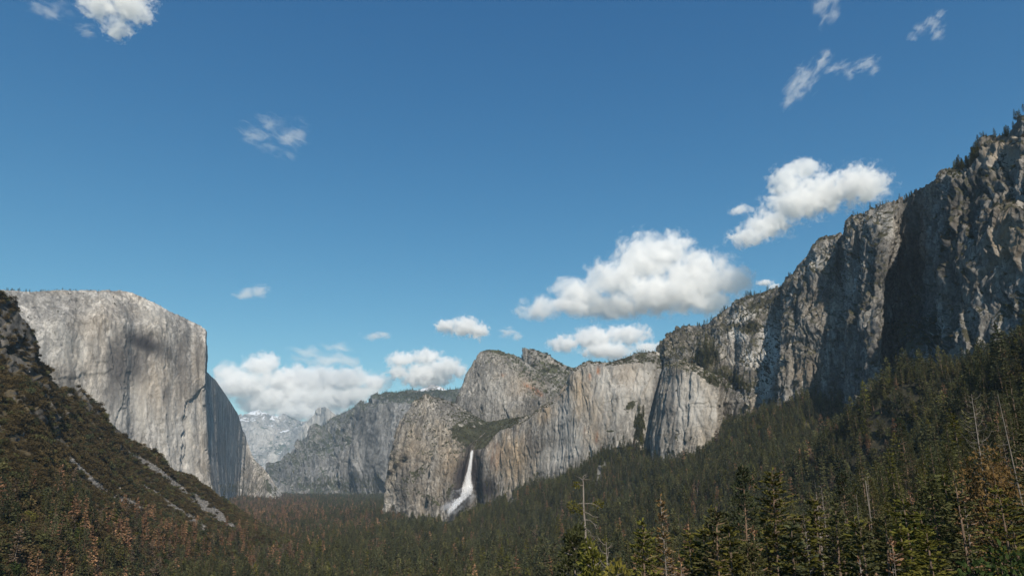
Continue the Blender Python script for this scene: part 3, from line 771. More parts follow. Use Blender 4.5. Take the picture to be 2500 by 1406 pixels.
# the crag at the upper left stands steep
for c in hc:
    if c[0][0] <= 101:
        k = (101 - c[0][0]) / 101.0
        k = min(k, 1.0)
        ry, rY = c[4][1], c[4][2]
        c[3] = (c[3][0], ry + 40 + 110 * k, rY - 40)
        c[2] = (c[2][0], c[2][1] + 20, c[2][2])
P, s, nv = sheet(hc, 420, 280, back=300, foot=30, rim=[(k, v[0]) for k, v in hr.items()])
hx, hy = project(P)
crag = blobs(P, [(20, 800, 95, 90, 1.0), (170, 965, 110, 30, 1.0, 42), (60, 930, 90, 50, 0.9, 30), (90, 1010, 70, 36, 0.75), (270, 1050, 30, 18, 1.0, 40), (140, 1015, 34, 22, 1.0), (40, 1080, 40, 40, 0.8), (275, 1060, 22, 20, 0.9), (30, 850, 90, 90, 1.0)])
x, y, z = (P[..., k] for k in range(3))
crag = np.maximum(crag, 0.95 * sstep(0.22, 0.42, fbm(x / 75, y / 75, z / 75, 3, 0.5, 66)) * sstep(1200, 1060, hy))
n = blur(normals_of(P), 8); n *= -np.sign((n[:nv] * (P - CAM)[:nv]).sum(2).mean())
h1, e1 = cells((x * 0.8 + y * 0.3) / 26 + perlin(x / 40, y / 40, z / 40, 3), z / 95 + perlin(x / 40, y / 40, z / 40, 4), 31, 0.8)
h2, e2 = cells((x * 0.8 + y * 0.3) / 11 + perlin(x / 20, y / 20, z / 20, 3), z / 40, 32, 0.9)
D = crag * (10 * h1 + 5.5 * h2) + 7 * fbm(x / 130, y / 130, z / 130, 5, 0.55, 77)
gull = ridged(x / 260, y / 260, z / 900, 3, 0.5, 81)
D = D + 6 * gull
D[nv:] *= np.linspace(1, 0, P.shape[0] - nv)[:, None]
P = P + n * D[..., None]
hx, hy = project(P)
SCREE = [[(310, 1106, 7), (372, 1140, 9), (439, 1196, 12), (485, 1232, 12), (537, 1266, 10), (575, 1290, 6)],
         [(338, 1180, 3), (382, 1207, 6), (428, 1243, 8), (455, 1262, 12), (490, 1292, 16)],
         [(150, 1100, 4), (176, 1128, 9), (200, 1148, 5), (222, 1172, 8), (255, 1200, 6)], [(275, 1215, 8), (310, 1230, 16), (345, 1246, 14)],
         [(252, 1158, 4), (268, 1172, 4)], [(300, 1152, 5), (306, 1155, 5)], [(470, 1205, 4), (515, 1238, 7), (545, 1262, 8)], [(285, 1190, 4), (300, 1206, 4)]]
scree = line_mask(hx, hy, SCREE)
m = bpy.data.materials.new('brushy_slope')
t = NT(m)
p = t.pos()
c = t.ramp(t.noise(p, 0.035, 6, 0.65), [(0.3, (0.035, 0.028, 0.016)), (0.5, (0.07, 0.055, 0.03)), (0.72, (0.12, 0.092, 0.056))])
rockc = t.ramp(t.noise(t.vmul(p, (1, 1, 0.35)), 0.06, 6, 0.65), [(0.3, (0.035, 0.032, 0.029)), (0.5, (0.09, 0.083, 0.074)), (0.7, (0.18, 0.165, 0.15))])
steep = t.sm(t.math('ADD', t.normal_z(), t.math('MULTIPLY', t.math('SUBTRACT', t.noise(p, 0.05, 5, 0.65), 0.5), 0.7)), 0.72, 0.55)
c = t.mix(t.math('MULTIPLY', steep, t.attr('crag')), c, rockc)
c = t.mix(t.math('MULTIPLY', t.attr('scree'), t.sm(t.noise(p, 0.10, 5, 0.7), 0.30, 0.50)), c, t.ramp(t.noise(p, 0.35, 4, 0.7), [(0.3, (0.06, 0.055, 0.05)), (0.6, (0.20, 0.187, 0.173))]))
t.surface(c, 0.95, t.bump(t.noise(p, 0.12, 6, 0.7), 3.0))
hill = grid_mesh('hillside', P, m, {'scree': scree, 'crag': np.clip(crag * 1.5, 0, 1)})
tag(hill, 'brush covered hillside with grey scree chutes falling from the left', kind='structure')
MASS['hill'] = (P, nv)
HILL_SCREE, HILL_CRAG = scree, crag
# ================================================================== plants
def foliage_material(name, a, b, trans=0.35, dark=0.55):
    m = bpy.data.materials.new(name)
    t = NT(m)
    oi = t.new('ShaderNodeObjectInfo')
    p = t.new('ShaderNodeTexCoord').outputs['Object']
    n1 = t.noise(p, 0.55, 3, 0.6)
    col = t.mix(oi.outputs['Random'], a, b)
    rv = t.math('FRACT', t.math('MULTIPLY', oi.outputs['Random'], 7.31))
    col = t.mix(0.8, col, t.ramp(rv, [(0.0, 0.6), (0.7, 1.05), (1.0, 1.6)]), 'MULTIPLY')
    col = t.mix(1.0, col, t.ramp(n1, [(0.30, dark), (0.70, 1.55)]), 'MULTIPLY')
    d = t.new('ShaderNodeBsdfDiffuse'); t.put(d.inputs[0], col)
    tr = t.new('ShaderNodeBsdfTranslucent'); t.put(tr.inputs[0], col)
    mx = t.new('ShaderNodeMixShader'); mx.inputs[0].default_value = trans
    t.l.new(d.outputs[0], mx.inputs[1]); t.l.new(tr.outputs[0], mx.inputs[2])
    t.l.new(mx.outputs[0], t.out.inputs['Surface'])
    return m

def bark_material(name, a, b):
    m = bpy.data.materials.new(name)
    t = NT(m)
    p = t.new('ShaderNodeTexCoord').outputs['Object']
    n1 = t.noise(t.vmul(p, (1, 1, 0.15)), 5.0, 4, 0.65)
    t.surface(t.ramp(n1, [(0.3, a), (0.7, b)]), 0.9, t.bump(n1, 0.05))
    return m

M_GREEN = foliage_material('needles_green', (0.074, 0.080, 0.034), (0.130, 0.122, 0.050))
M_DARK = foliage_material('needles_dark', (0.054, 0.063, 0.033), (0.096, 0.097, 0.048))
M_OLIVE = foliage_material('needles_olive', (0.090, 0.092, 0.020), (0.135, 0.122, 0.030))
M_DEAD = foliage_material('needles_rust', (0.23, 0.125, 0.075), (0.31, 0.185, 0.10), 0.3)
M_DULL = foliage_material('needles_withered', (0.11, 0.077, 0.054), (0.15, 0.11, 0.075), 0.3)
M_YELLOW = foliage_material('leaves_yellow', (0.19, 0.165, 0.035), (0.22, 0.19, 0.045), 0.4)
M_ORANGE = foliage_material('leaves_orange', (0.15, 0.096, 0.038), (0.19, 0.122, 0.050), 0.4)
M_LEAF = foliage_material('leaves_green', (0.045, 0.068, 0.022), (0.062, 0.085, 0.03), 0.4)
M_BRUSH = foliage_material('brush_leaves', (0.060, 0.046, 0.022), (0.122, 0.090, 0.043))
M_BARK = bark_material('bark_brown', (0.10, 0.07, 0.05), (0.21, 0.15, 0.11))
M_PINE = bark_material('bark_orange', (0.13, 0.085, 0.055), (0.24, 0.16, 0.105))
M_GREY = bark_material('bark_grey', (0.13, 0.11, 0.095), (0.27, 0.235, 0.20))
m = bpy.data.materials.new('loose_stone'); t = NT(m)
t.surface(t.mix(t.new('ShaderNodeObjectInfo').outputs['Random'], (0.10, 0.095, 0.09), (0.27, 0.255, 0.24)), 0.9)
M_STONE = m

class MB:
    def __init__(self): self.v = []; self.f = []
    def tube(self, pts, radii, n=5):
        base = len(self.v); k = len(pts)
        for i, (p, r) in enumerate(zip(pts, radii)):
            a = np.array(pts[min(i + 1, k - 1)]) - np.array(pts[max(i - 1, 0)])
            a = a / (np.linalg.norm(a) + 1e-9)
            ref = np.array([1, 0, 0]) if abs(a[0]) < 0.8 else np.array([0, 1, 0])
            b = np.cross(a, ref); b /= np.linalg.norm(b); c = np.cross(a, b)
            for j in range(n):
                q = 2 * math.pi * j / n
                self.v.append(tuple(np.array(p) + r * (math.cos(q) * b + math.sin(q) * c)))
        for i in range(k - 1):
            for j in range(n):
                self.f.append((base + i * n + j, base + i * n + (j + 1) % n, base + (i + 1) * n + (j + 1) % n, base + (i + 1) * n + j))
        self.f.append(tuple(base + (k - 1) * n + j for j in range(n)))
    def card(self, p, d, side, L, W, fold=0.25):
        """A small pointed spray of leaves: four corners, bent along its middle."""
        p = np.array(p); d = np.array(d); side = np.array(side)
        up = np.cross(side, d)
        b = len(self.v)
        self.v += [tuple(p), tuple(p + d * L * 0.55 + side * W * 0.5 - up * W * fold), tuple(p + d * L), tuple(p + d * L * 0.45 - side * W * 0.5 - up * W * fold)]
        self.f += [(b, b + 1, b + 2), (b, b + 2, b + 3)]
    def mesh(self, name, mat):
        me = bpy.data.meshes.new(name)
        me.from_pydata(self.v, [], self.f); me.update()
        me.materials.append(mat)
        return me

def rot_about(v, ax, a):
    return v * math.cos(a) + np.cross(ax, v) * math.sin(a) + ax * np.dot(ax, v) * (1 - math.cos(a))

def conifer(seed, h=30.0, rad=3.6, base=0.12, whorls=40, per=6, kk=6, card=0.75, shape=1.0, droop=0.35, sparse=0.0, bare_top=0.0, ragged=0.35, trunk_r=0.42, lean=0.02, stems=False):
    """One conifer: (trunk MB, crown MB). Branches leave the trunk in loose whorls, each carrying sprays towards its end."""
    r = random.Random(seed)
    T, K = MB(), MB()
    lx, ly = r.uniform(-lean, lean) * h, r.uniform(-lean, lean) * h
    def axis(q): return np.array([lx * q * q, ly * q * q, h * q])
    nseg = 7
    T.tube([axis(i / nseg) for i in range(nseg + 1)], [trunk_r * (1 - 0.93 * i / nseg) * (1.25 if i == 0 else 1) for i in range(nseg + 1)], 6)
    gap_a = r.uniform(0, 6.28)
    for w in range(whorls):
        q = base + (1 - base) * ((w + r.uniform(-0.9, 0.9)) / whorls)
        q = min(max(q, base), 0.995)
        t = (q - base) / (1 - base)
        prof = (1 - t) ** shape
        if t < 0.18: prof *= 0.55 + 2.5 * t
        R = rad * prof + 0.25
        n = max(3, int(per * (0.55 + 0.45 * (1 - t)) + r.random()))
        for j in range(n):
            if r.random() < sparse: continue
            a = gap_a + w * 2.4 + 6.283 * j / n + r.uniform(-0.35, 0.35)
            lumpy = 1 + ragged * math.sin(3.1 * a + w * 0.9 + seed) * 0.6
            L = R * r.uniform(1 - ragged, 1.12) * lumpy
            rise = 0.55 * t - droop * (1 - t) + r.uniform(-0.12, 0.12)
            d = np.array([math.cos(a), math.sin(a), rise]); d /= np.linalg.norm(d)
            p0 = axis(min(0.995, max(base, q + r.uniform(-0.6, 0.6) / whorls)))
            sag = droop * 0.25 * L
            ptt = [p0 + d * L * u - np.array([0, 0, sag * u * u]) for u in (0, 0.5, 1.0)]
            if stems:
                T.tube(ptt, [0.07 * (1 - t * 0.6), 0.045, 0.012], 3)
            if t > 1 - bare_top: continue
            k_n = max(2, int(kk * (0.35 + 0.65 * L / rad) + 0.5))
            for i in range(k_n):
                u = 0.18 + 0.82 * (i + r.random() * 0.8) / k_n
                pp = p0 + d * L * u - np.array([0, 0, sag * u * u])
                yaw = r.uniform(-0.9, 0.9)
                dd = rot_about(d, np.array([0, 0, 1.0]), yaw)
                dd = dd + np.array([0, 0, r.uniform(-0.55, 0.35)]); dd /= np.linalg.norm(dd)
                sd = np.cross(dd, [0, 0, 1.0]); sd /= np.linalg.norm(sd) + 1e-9
                sd = rot_about(sd, dd, r.uniform(-0.9, 0.9))
                sz = card * r.uniform(0.65, 1.35) * (1.0 - 0.35 * t)
                K.card(pp - dd * sz * 0.35, dd, sd, sz * 1.5, sz * 0.8)
    # the leader
    for i in range(6):
        p = axis(1 - 0.018 * i)
        a = r.uniform(0, 6.28)
        d = np.array([math.cos(a) * 0.5, math.sin(a) * 0.5, 0.9]); d /= np.linalg.norm(d)
        sd = np.cross(d, [0.3, 0.9, 0.1]); sd /= np.linalg.norm(sd)
        if bare_top <= 0: K.card(p, d, sd, card * 1.0, card * 0.45)
    return T, K

def pine(seed, h=32.0, rad=4.2, base=0.35, clumps=70, per=34, card=0.5, trunk_r=0.45, lean=0.02):
    """Open-crowned pine: long bare trunk, tufts at the ends of rising limbs."""
    r = random.Random(seed)
    T, K = MB(), MB()
    lx = r.uniform(-lean, lean) * h
    def axis(q): return np.array([lx * q * q, 0, h * q])
    T.tube([axis(i / 8) for i in range(9)], [trunk_r * (1 - 0.9 * i / 8) for i in range(9)], 7)
    for c in range(clumps):
        q = base + (0.99 - base) * ((c + r.random()) / clumps) ** 0.9
        t = (q - base) / (1 - base)
        R = rad * (0.35 + 0.65 * math.sin(math.pi * min(1, 0.25 + 0.75 * t))) * (1 - 0.55 * t)
        a = c * 2.399 + r.uniform(-0.5, 0.5)
        L = R * r.uniform(0.55, 1.15)
        rise = r.uniform(-0.15, 0.35) + 0.3 * t
        e = axis(q) + np.array([math.cos(a) * L, math.sin(a) * L, rise * L])
        mid = axis(q) + 0.5 * (e - axis(q)) + np.array([0, 0, -0.08 * L])
        T.tube([axis(q), mid, e], [0.10 * (1 - 0.6 * t), 0.06, 0.02], 4)
        for i in range(per):
            u = r.random() ** 0.6
            c0 = mid + (e - mid) * (0.15 + 0.95 * u)
            v = np.array([r.gauss(0, 1), r.gauss(0, 1), r.gauss(0, 0.75)]); v /= np.linalg.norm(v)
            pp = c0 + v * r.uniform(0.1, 0.75) * (0.5 + 0.18 * L)
            dd = v + np.array([math.cos(a) * 0.5, math.sin(a) * 0.5, 0.35]); dd /= np.linalg.norm(dd)
            sd = np.cross(dd, [r.gauss(0, 1), r.gauss(0, 1), r.gauss(0, 1)]); sd /= np.linalg.norm(sd) + 1e-9
            K.card(pp, dd, sd, card * r.uniform(0.8, 1.5), card * r.uniform(0.35, 0.7))
    return T, K

def broadleaf(seed, h=8.0, rad=4.0, clumps=26, per=40, card=0.42, stem=0.25, low=0.25, squash=0.8):
    r = random.Random(seed)
    T, K = MB(), MB()
    T.tube([(0, 0, -0.3), (0.1, 0, h * 0.3), (0.2, 0.1, h * 0.62)], [stem, stem * 0.7, stem * 0.3], 6)
    for c in range(clumps):
        v = np.array([r.gauss(0, 1), r.gauss(0, 1), r.gauss(0, 1)]); v /= np.linalg.norm(v)
        q = r.random() ** 0.45
        e = np.array([v[0] * rad * q * 0.8, v[1] * rad * q * 0.8, h * (low + (1 - low) * 0.5) + v[2] * h * (1 - low) * 0.42 * q])
        st = np.array([0.15, 0.05, h * low * 1.1])
        T.tube([st, (st + e) * 0.5 + np.array([0, 0, 0.05 * h]), e], [stem * 0.35, stem * 0.2, stem * 0.06], 3)
        cr = rad * r.uniform(0.22, 0.42)
        for i in range(per):
            w = np.array([r.gauss(0, 1), r.gauss(0, 1), r.gauss(0, 1)]); w /= np.linalg.norm(w)
            pp = e + w * cr * r.uniform(0.55, 1.05) * np.array([1, 1, squash])
            dd = w + np.array([r.gauss(0, .6), r.gauss(0, .6), r.gauss(0, .6)]); dd /= np.linalg.norm(dd)
            sd = np.cross(dd, [r.gauss(0, 1), r.gauss(0, 1), r.gauss(0, 1)]); sd /= np.linalg.norm(sd) + 1e-9
            K.card(pp, dd, sd, card * r.uniform(0.8, 1.4), card * r.uniform(0.6, 1.0))
    return T, K

def snag(seed, h=30.0, r0=0.32, branches=26, rad=2.0, lo=0.25, up=0.1, curve=0.3, fork=False, thick=0.045, taper=0.85):
    """A dead standing trunk with bare, bent branches: (trunk MB, branches MB)."""
    r = random.Random(seed)
    T, K = MB(), MB()
    lx = r.uniform(-0.03, 0.03) * h
    def axis(q): return np.array([lx * q * q + 0.12 * math.sin(5 * q + seed), 0.1 * math.sin(4 * q), h * q])
    T.tube([axis(i / 9) for i in range(10)], [r0 * (1 - taper * i / 9) for i in range(10)], 7)
    for b in range(branches):
        q = lo + (1 - lo) * (b + r.random() * 0.8) / branches
        t = (q - lo) / (1 - lo)
        L = rad * (1 - 0.75 * t) * r.uniform(0.55, 1.15)
        a = b * 2.4 + r.uniform(-0.6, 0.6)
        d = np.array([math.cos(a), math.sin(a), 0])
        pts = [axis(q) + d * L * u + np.array([0, 0, L * (-0.18 * math.sin(math.pi * u) * (1 if curve > 0 else -1) + up * u + curve * u * u)]) for u in (0, 0.3, 0.65, 1)]
        K.tube(pts, [thick * (1 - 0.5 * t), thick * 0.75, thick * 0.5, thick * 0.15], 4)
        for k in range(3):
            u = r.uniform(0.3, 0.9); i = int(u * 3); f = u * 3 - i
            p = pts[i] * (1 - f) + pts[min(i + 1, 3)] * f
            e = p + (d + np.array([r.gauss(0, .6), r.gauss(0, .6), r.gauss(0.1, .4)])) * L * 0.28
            K.tube([p, e], [thick * 0.4, thick * 0.1], 3)
    return T, K

# ---- shared shapes: near forms (with trunk and crown apart) and far forms (one small mesh)
def form(name, TK, mt, mc):
    T, K = TK
    return (T.mesh(name + '_trunk', mt), K.mesh(name + '_crown', mc))

NEAR = {
 'fir_a': form('fir_a', conifer(1, 30, 4.8, 0.06, 52, 7, 13, 0.62, 0.68, 0.35), M_BARK, M_GREEN),
 'fir_b': form('fir_b', conifer(2, 30, 4.0, 0.08, 52, 7, 12, 0.58, 0.62, 0.30), M_BARK, M_DARK),
 'fir_c': form('fir_c', conifer(3, 30, 5.2, 0.05, 52, 7, 13, 0.64, 0.75, 0.40, ragged=0.5), M_BARK, M_OLIVE),
 'fir_d': form('fir_d', conifer(4, 30, 3.6, 0.10, 50, 6, 12, 0.56, 0.6, 0.25, sparse=0.1, ragged=0.5), M_BARK, M_GREEN),
 'pine_a': form('pine_a', pine(5), M_PINE, M_DARK),
 'pine_b': form('pine_b', pine(6, base=0.22, clumps=85), M_PINE, M_GREEN),
 'dead_a': form('dead_a', conifer(7, 30, 3.6, 0.08, 44, 6, 6, 0.62, 0.7, 0.2, sparse=0.15, stems=True, trunk_r=0.28), M_GREY, M_DEAD),
 'dead_b': form('dead_b', conifer(8, 30, 3.6, 0.12, 40, 6, 5, 0.60, 0.75, 0.15, sparse=0.28, stems=True, trunk_r=0.28), M_GREY, M_DULL),
 'snag_a': form('snag_a', snag(9), M_GREY, M_GREY),
}
def far_form(name, spec, mt, mc):
    T, K = spec
    nT = len(T.v)
    me = bpy.data.meshes.new(name)
    me.from_pydata(T.v + K.v, [], T.f + [tuple(i + nT for i in f) for f in K.f]); me.update()
    me.materials.append(mt); me.materials.append(mc)
    mi = np.zeros(len(me.polygons), np.int32); mi[len(T.f):] = 1
    me.polygons.foreach_set('material_index', mi)
    return bpy.data.objects.new(name, me)
def far_conifer(seed, rad, shape, sparse=0.0):
    return conifer(seed, 30, rad * 1.55, 0.03, 24, 6, 4, 2.0, shape * 0.70, 0.35, sparse=sparse, trunk_r=0.35)
forms = bpy.data.collections.new('tree_forms')
FAR = []
def add_form(o):
    o.name = 'form_%02d_%s' % (len(FAR), o.name); forms.objects.link(o); FAR.append(o); return len(FAR) - 1
F_GREEN = [add_form(far_form('far_fir', far_conifer(20 + i, r, s), M_BARK, mt)) for i, (r, s, mt) in enumerate([(3.6, 0.9, M_GREEN), (3.0, 0.8, M_DARK), (4.2, 1.0, M_DARK), (3.2, 0.7, M_GREEN), (3.9, 0.95, M_OLIVE), (3.4, 0.65, M_DARK)])]
F_GREEN += [add_form(far_form('far_pine', pine(30 + i, 30, r, b, 30, 13, 1.35, 0.4), M_PINE, mt)) for i, (r, b, mt) in enumerate([(4.6, 0.12, M_DARK), (5.2, 0.2, M_GREEN), (4.2, 0.3, M_DARK)])]
F_DEAD = [add_form(far_form('far_dead', far_conifer(40 + i, r, s, 0.2), M_GREY, mt)) for i, (r, s, mt) in enumerate([(3.0, 0.8, M_DEAD), (2.7, 0.7, M_DEAD), (3.0, 0.85, M_DULL)])]
F_SNAG = [add_form(far_form('far_snag', snag(60, 30, 0.3, 12, 1.6, 0.3), M_GREY, M_GREY))]
F_BRUSH = [add_form(far_form('brush', broadleaf(70 + i, 3.6 + i, 3.6, 10, 26, 0.85, 0.1, 0.0, 0.8), M_BARK, mt)) for i, mt in enumerate([M_BRUSH, M_BRUSH, M_GREEN, M_DARK])]
F_OAK = [add_form(far_form('oak', broadleaf(80 + i, 11, 5.0, 16, 26, 1.1, 0.3, 0.2, 0.8), M_BARK, mt)) for i, mt in enumerate([M_GREEN, M_LEAF, M_OLIVE])]
def stone_form(seed):
    r = random.Random(seed); b = MB()
    import itertools
    pts = [np.array(v) * np.array([r.uniform(.7, 1.2), r.uniform(.7, 1.2), r.uniform(.5, .9)]) * r.uniform(.8, 1.15) for v in itertools.product((-.5, .5), repeat=3)]
    b.v = [tuple(p) for p in pts]
    b.f = [(0, 1, 3, 2), (4, 6, 7, 5), (0, 4, 5, 1), (2, 3, 7, 6), (0, 2, 6, 4), (1, 5, 7, 3)]
    return bpy.data.objects.new('stone', b.mesh('stone', M_STONE))
F_STONE = [add_form(stone_form(90 + i)) for i in range(3)]
# near forms joined, for trees of the nearer wood that are not set one by one
NEAR_KEYS = list(NEAR)
F_NEAR = {}
for k in NEAR_KEYS:
    tr, cr = NEAR[k]
    me = bpy.data.meshes.new(k)
    v = [tuple(a.co) for a in tr.vertices] + [tuple(a.co) for a in cr.vertices]
    nt = len(tr.vertices)
    f = [tuple(q.vertices) for q in tr.polygons] + [tuple(i + nt for i in q.vertices) for q in cr.polygons]
    me.from_pydata(v, [], f); me.update()
    me.materials.append(tr.materials[0]); me.materials.append(cr.materials[0])
    mi = np.zeros(len(f), np.int32); mi[len(tr.polygons):] = 1
    me.polygons.foreach_set('material_index', mi)
    F_NEAR[k] = add_form(bpy.data.objects.new('near_' + k, me))

def plant_mass(name, label, P, scale, idx, rot=None):
    """Uncounted plants: one object that sets the shared forms on its points."""
    P = np.asarray(P, float); n = len(P)
    me = bpy.data.meshes.new(name)
    org = P.mean(0)
    me.vertices.add(n); me.vertices.foreach_set('co', (P - org).astype(f32).ravel())
    a = me.attributes.new('size', 'FLOAT_VECTOR', 'POINT')
    s = np.asarray(scale, float)
    if s.ndim == 1: s = np.stack([s, s, s], 1)
    a.data.foreach_set('vector', s.astype(f32).ravel())
    a = me.attributes.new('form', 'INT', 'POINT'); a.data.foreach_set('value', np.asarray(idx, np.int32))
    a = me.attributes.new('turn', 'FLOAT_VECTOR', 'POINT')
    rr = np.zeros((n, 3)); rr[:, 2] = RNG.random(n) * 6.283
    rr[:, :2] = RNG.normal(0, 0.03, (n, 2))
    a.data.foreach_set('vector', rr.astype(f32).ravel())
    o = bpy.data.objects.new(name, me); o.location = org
    COL.objects.link(o)
    g = bpy.data.node_groups.get('set_forms')
    if g is None:
        g = bpy.data.node_groups.new('set_forms', 'GeometryNodeTree')
        g.interface.new_socket('Geometry', in_out='INPUT', socket_type='NodeSocketGeometry')
        g.interface.new_socket('Geometry', in_out='OUTPUT', socket_type='NodeSocketGeometry')
        N, L = g.nodes, g.links
        gi, go = N.new('NodeGroupInput'), N.new('NodeGroupOutput')
        ci = N.new('GeometryNodeCollectionInfo'); ci.inputs['Collection'].default_value = forms
        ci.inputs['Separate Children'].default_value = True; ci.inputs['Reset Children'].default_value = True
        ip = N.new('GeometryNodeInstanceOnPoints'); ip.inputs['Pick Instance'].default_value = True
        def na(nm, ty):
            q = N.new('GeometryNodeInputNamedAttribute'); q.data_type = ty; q.inputs['Name'].default_value = nm; return q.outputs['Attribute']
        L.new(gi.outputs[0], ip.inputs['Points']); L.new(ci.outputs[0], ip.inputs['Instance'])
        L.new(na('form', 'INT'), ip.inputs['Instance Index']); L.new(na('size', 'FLOAT_VECTOR'), ip.inputs['Scale'])
        er = N.new('FunctionNodeEulerToRotation'); L.new(na('turn', 'FLOAT_VECTOR'), er.inputs[0]); L.new(er.outputs[0], ip.inputs['Rotation'])
        L.new(ip.outputs[0], go.inputs[0])
    md = o.modifiers.new('forms', 'NODES'); md.node_group = g
    tag(o, label, kind='stuff')
    return o

# ---- the wood on the ground: loose rings about the viewpoint, wider apart with distance
tp = []
r_ = 70.0
while r_ < 6600:
    sp = max(7.2, r_ / 260.0)
    a0, a1 = -0.66, 0.70
    na_ = int((a1 - a0) * r_ / sp)
    th = a0 + (a1 - a0) * (np.arange(na_) + RNG.normal(0, 0.45, na_)) / na_
    rr = r_ + sp * (RNG.random(na_) - 0.5) * 1.8
    tp.append(np.stack([rr * np.sin(th), rr * np.cos(th)], 1))
    r_ += sp
tp = np.concatenate(tp)
tz = ground_full(tp[:, 0], tp[:, 1])
T3 = np.c_[tp, tz]
tx, ty = project(T3)
dist = np.hypot(tp[:, 0], tp[:, 1])
ok = (tx > -80) & (tx < 2600)
# nothing under the hillside sheet or beyond the walls
HP = MASS['hill'][0][:MASS['hill'][1]]
hill_line = np.interp(tx, [-250, 0, 101, 225, 413, 583, 720, 760], [640, 733, 887, 994, 1155, 1253, 1322, 1600])
hill_Y = np.interp(tx, lf[:, 0], lf[:, 2], right=9999)
ok &= ~((tx < 735) & (tp[:, 1] > hill_Y + 5) & (tp[:, 1] < np.interp(tx, list(hr), [v[1] for v in hr.values()]) + 250))
feet = np.array([(r[0][0], r[0][2]) for r in lc[1:]] + [(r[0][0], r[0][2]) for r in rw[8:]]); feet = feet[np.argsort(feet[:, 0])]
ok &= ~((tx > 940) & (tp[:, 1] > np.interp(tx, feet[:, 0], feet[:, 1]) + 40))
ok &= ~((tx < 560) & (tp[:, 1] > np.interp(tx, [-200, 527, 560], [2390, 3430, 4400])))
ok &= line_mask(tx, ty, [[(1478, 1128, 5), (1463, 1150, 9), (1462, 1172, 4)], [(1245, 1225, 12), (1268, 1220, 6)], [(1150, 1240, 18), (1110, 1262, 22), (1085, 1285, 16)]]) < 0.5
# keep the lookout open: nothing close by that would rise over the valley view
hgt = np.clip(RNG.lognormal(3.1, 0.32, len(tp)), 9, 46)
hgt *= 0.9 + 0.28 * fbm(tp[:, 0] / 110, tp[:, 1] / 110, 0 * tp[:, 0], 3, 0.55, 15)
hgt *= np.where(tx < 900, 0.85, 1.0)
top = T3.copy(); top[:, 2] += hgt
txt, tyt = project(top)
open_line = np.interp(tx, [-100, 300, 900, 1300, 1420, 1600, 1900, 2200, 2400, 2500], [1330, 1350, 1330, 1300, 1270, 1240, 1150, 1090, 1010, 960])
ok &= ~((dist < 300) & (tyt < open_line))
ok &= dist > 150
ok &= ty < 1500 + 40000 / np.maximum(dist, 50)
dens = fbm(tp[:, 0] / 150, tp[:, 1] / 150, 0 * tp[:, 0], 3, 0.5, 11)
ok &= RNG.random(len(tp)) < 0.92 + 0.5 * dens
T3, hgt, tx, ty, dist, txt, tyt = T3[ok], hgt[ok], tx[ok], ty[ok], dist[ok], txt[ok], tyt[ok]
n = len(T3)
px_, py_ = tx, ty
pd = 0.035 + 0.05 * sstep(0.1, 0.6, fbm(T3[:, 0] / 90, T3[:, 1] / 90, 0 * hgt, 3, 0.5, 21))
for bx, by, rx, ry, a in [(640, 1235, 180, 45, 0.62), (780, 1255, 220, 50, 0.28), (600, 1320, 190, 45, 0.42), (300, 1330, 220, 55, 0.24), (680, 1280, 120, 40, 0.3), (620, 1400, 40, 30, 0.4), (920, 1320, 30, 14, 0.4), (1020, 1300, 25, 14, 0.4)]:
    pd = np.maximum(pd, a * (1 - sstep(0.5, 1.2, np.hypot((px_ - bx) / rx, (tyt - by) / ry))) * (0.55 + 0.9 * sstep(-0.2, 0.4, fbm(T3[:, 0] / 60, T3[:, 1] / 60, 0 * hgt, 2, 0.5, 23))))
u = RNG.random(n)
kind = np.where(u < pd, 1, np.where(u < pd + 0.008, 2, 0))     # 1 dead, 2 snag
oakp = 0.26 * sstep(-0.1, 0.4, fbm(T3[:, 0] / 70, T3[:, 1] / 70, 0 * hgt, 2, 0.5, 29)) + 0.25 * ((tx < 330) & (dist < 900))
kind = np.where((kind == 0) & (RNG.random(n) < oakp), 3, kind)
near = dist < 520
gw = np.array([0.15, 0.15, 0.12, 0.1, 0.07, 0.09, 0.12, 0.11, 0.09])
idx = np.empty(n, int)
pick = lambda arr, k: np.array(arr)[RNG.integers(0, len(arr), k)]
k0 = kind == 0
idx[k0] = np.array(F_GREEN)[RNG.choice(9, k0.sum(), p=gw / gw.sum())]
idx[kind == 1] = pick(F_DEAD, (kind == 1).sum())
idx[kind == 2] = F_SNAG[0]
idx[kind == 3] = pick(F_OAK, (kind == 3).sum())
nk_green = ['fir_a', 'fir_b', 'fir_c', 'fir_d', 'fir_a', 'fir_b', 'pine_a', 'pine_b', 'fir_c']
nkey = np.array([''] * n, dtype=object)
for i in np.nonzero(near & (kind != 3))[0]:
    k = random.choice(nk_green) if kind[i] == 0 else (random.choice(['dead_a', 'dead_b']) if kind[i] == 1 else 'snag_a')
    nkey[i] = k; idx[i] = F_NEAR[k]
scl = hgt / 30.0
scl = np.where(kind == 3, hgt * 0.45 / 11.0, scl)
wid = scl ** 0.75 * RNG.uniform(0.9, 1.3, n) * np.where(dist > 2500, 1.25, 1.0)

# the ones that show largest are things of their own
def rank_show(i): return hgt[i] / dist[i]
vis = (txt > 0) & (txt < 2500) & (tyt < 1400) & (kind != 3) & (nkey != '')
cand = np.nonzero(vis)[0]
cand = cand[np.argsort(-(hgt[cand] / dist[cand]))][:215]
single = np.zeros(n, bool); single[cand] = True

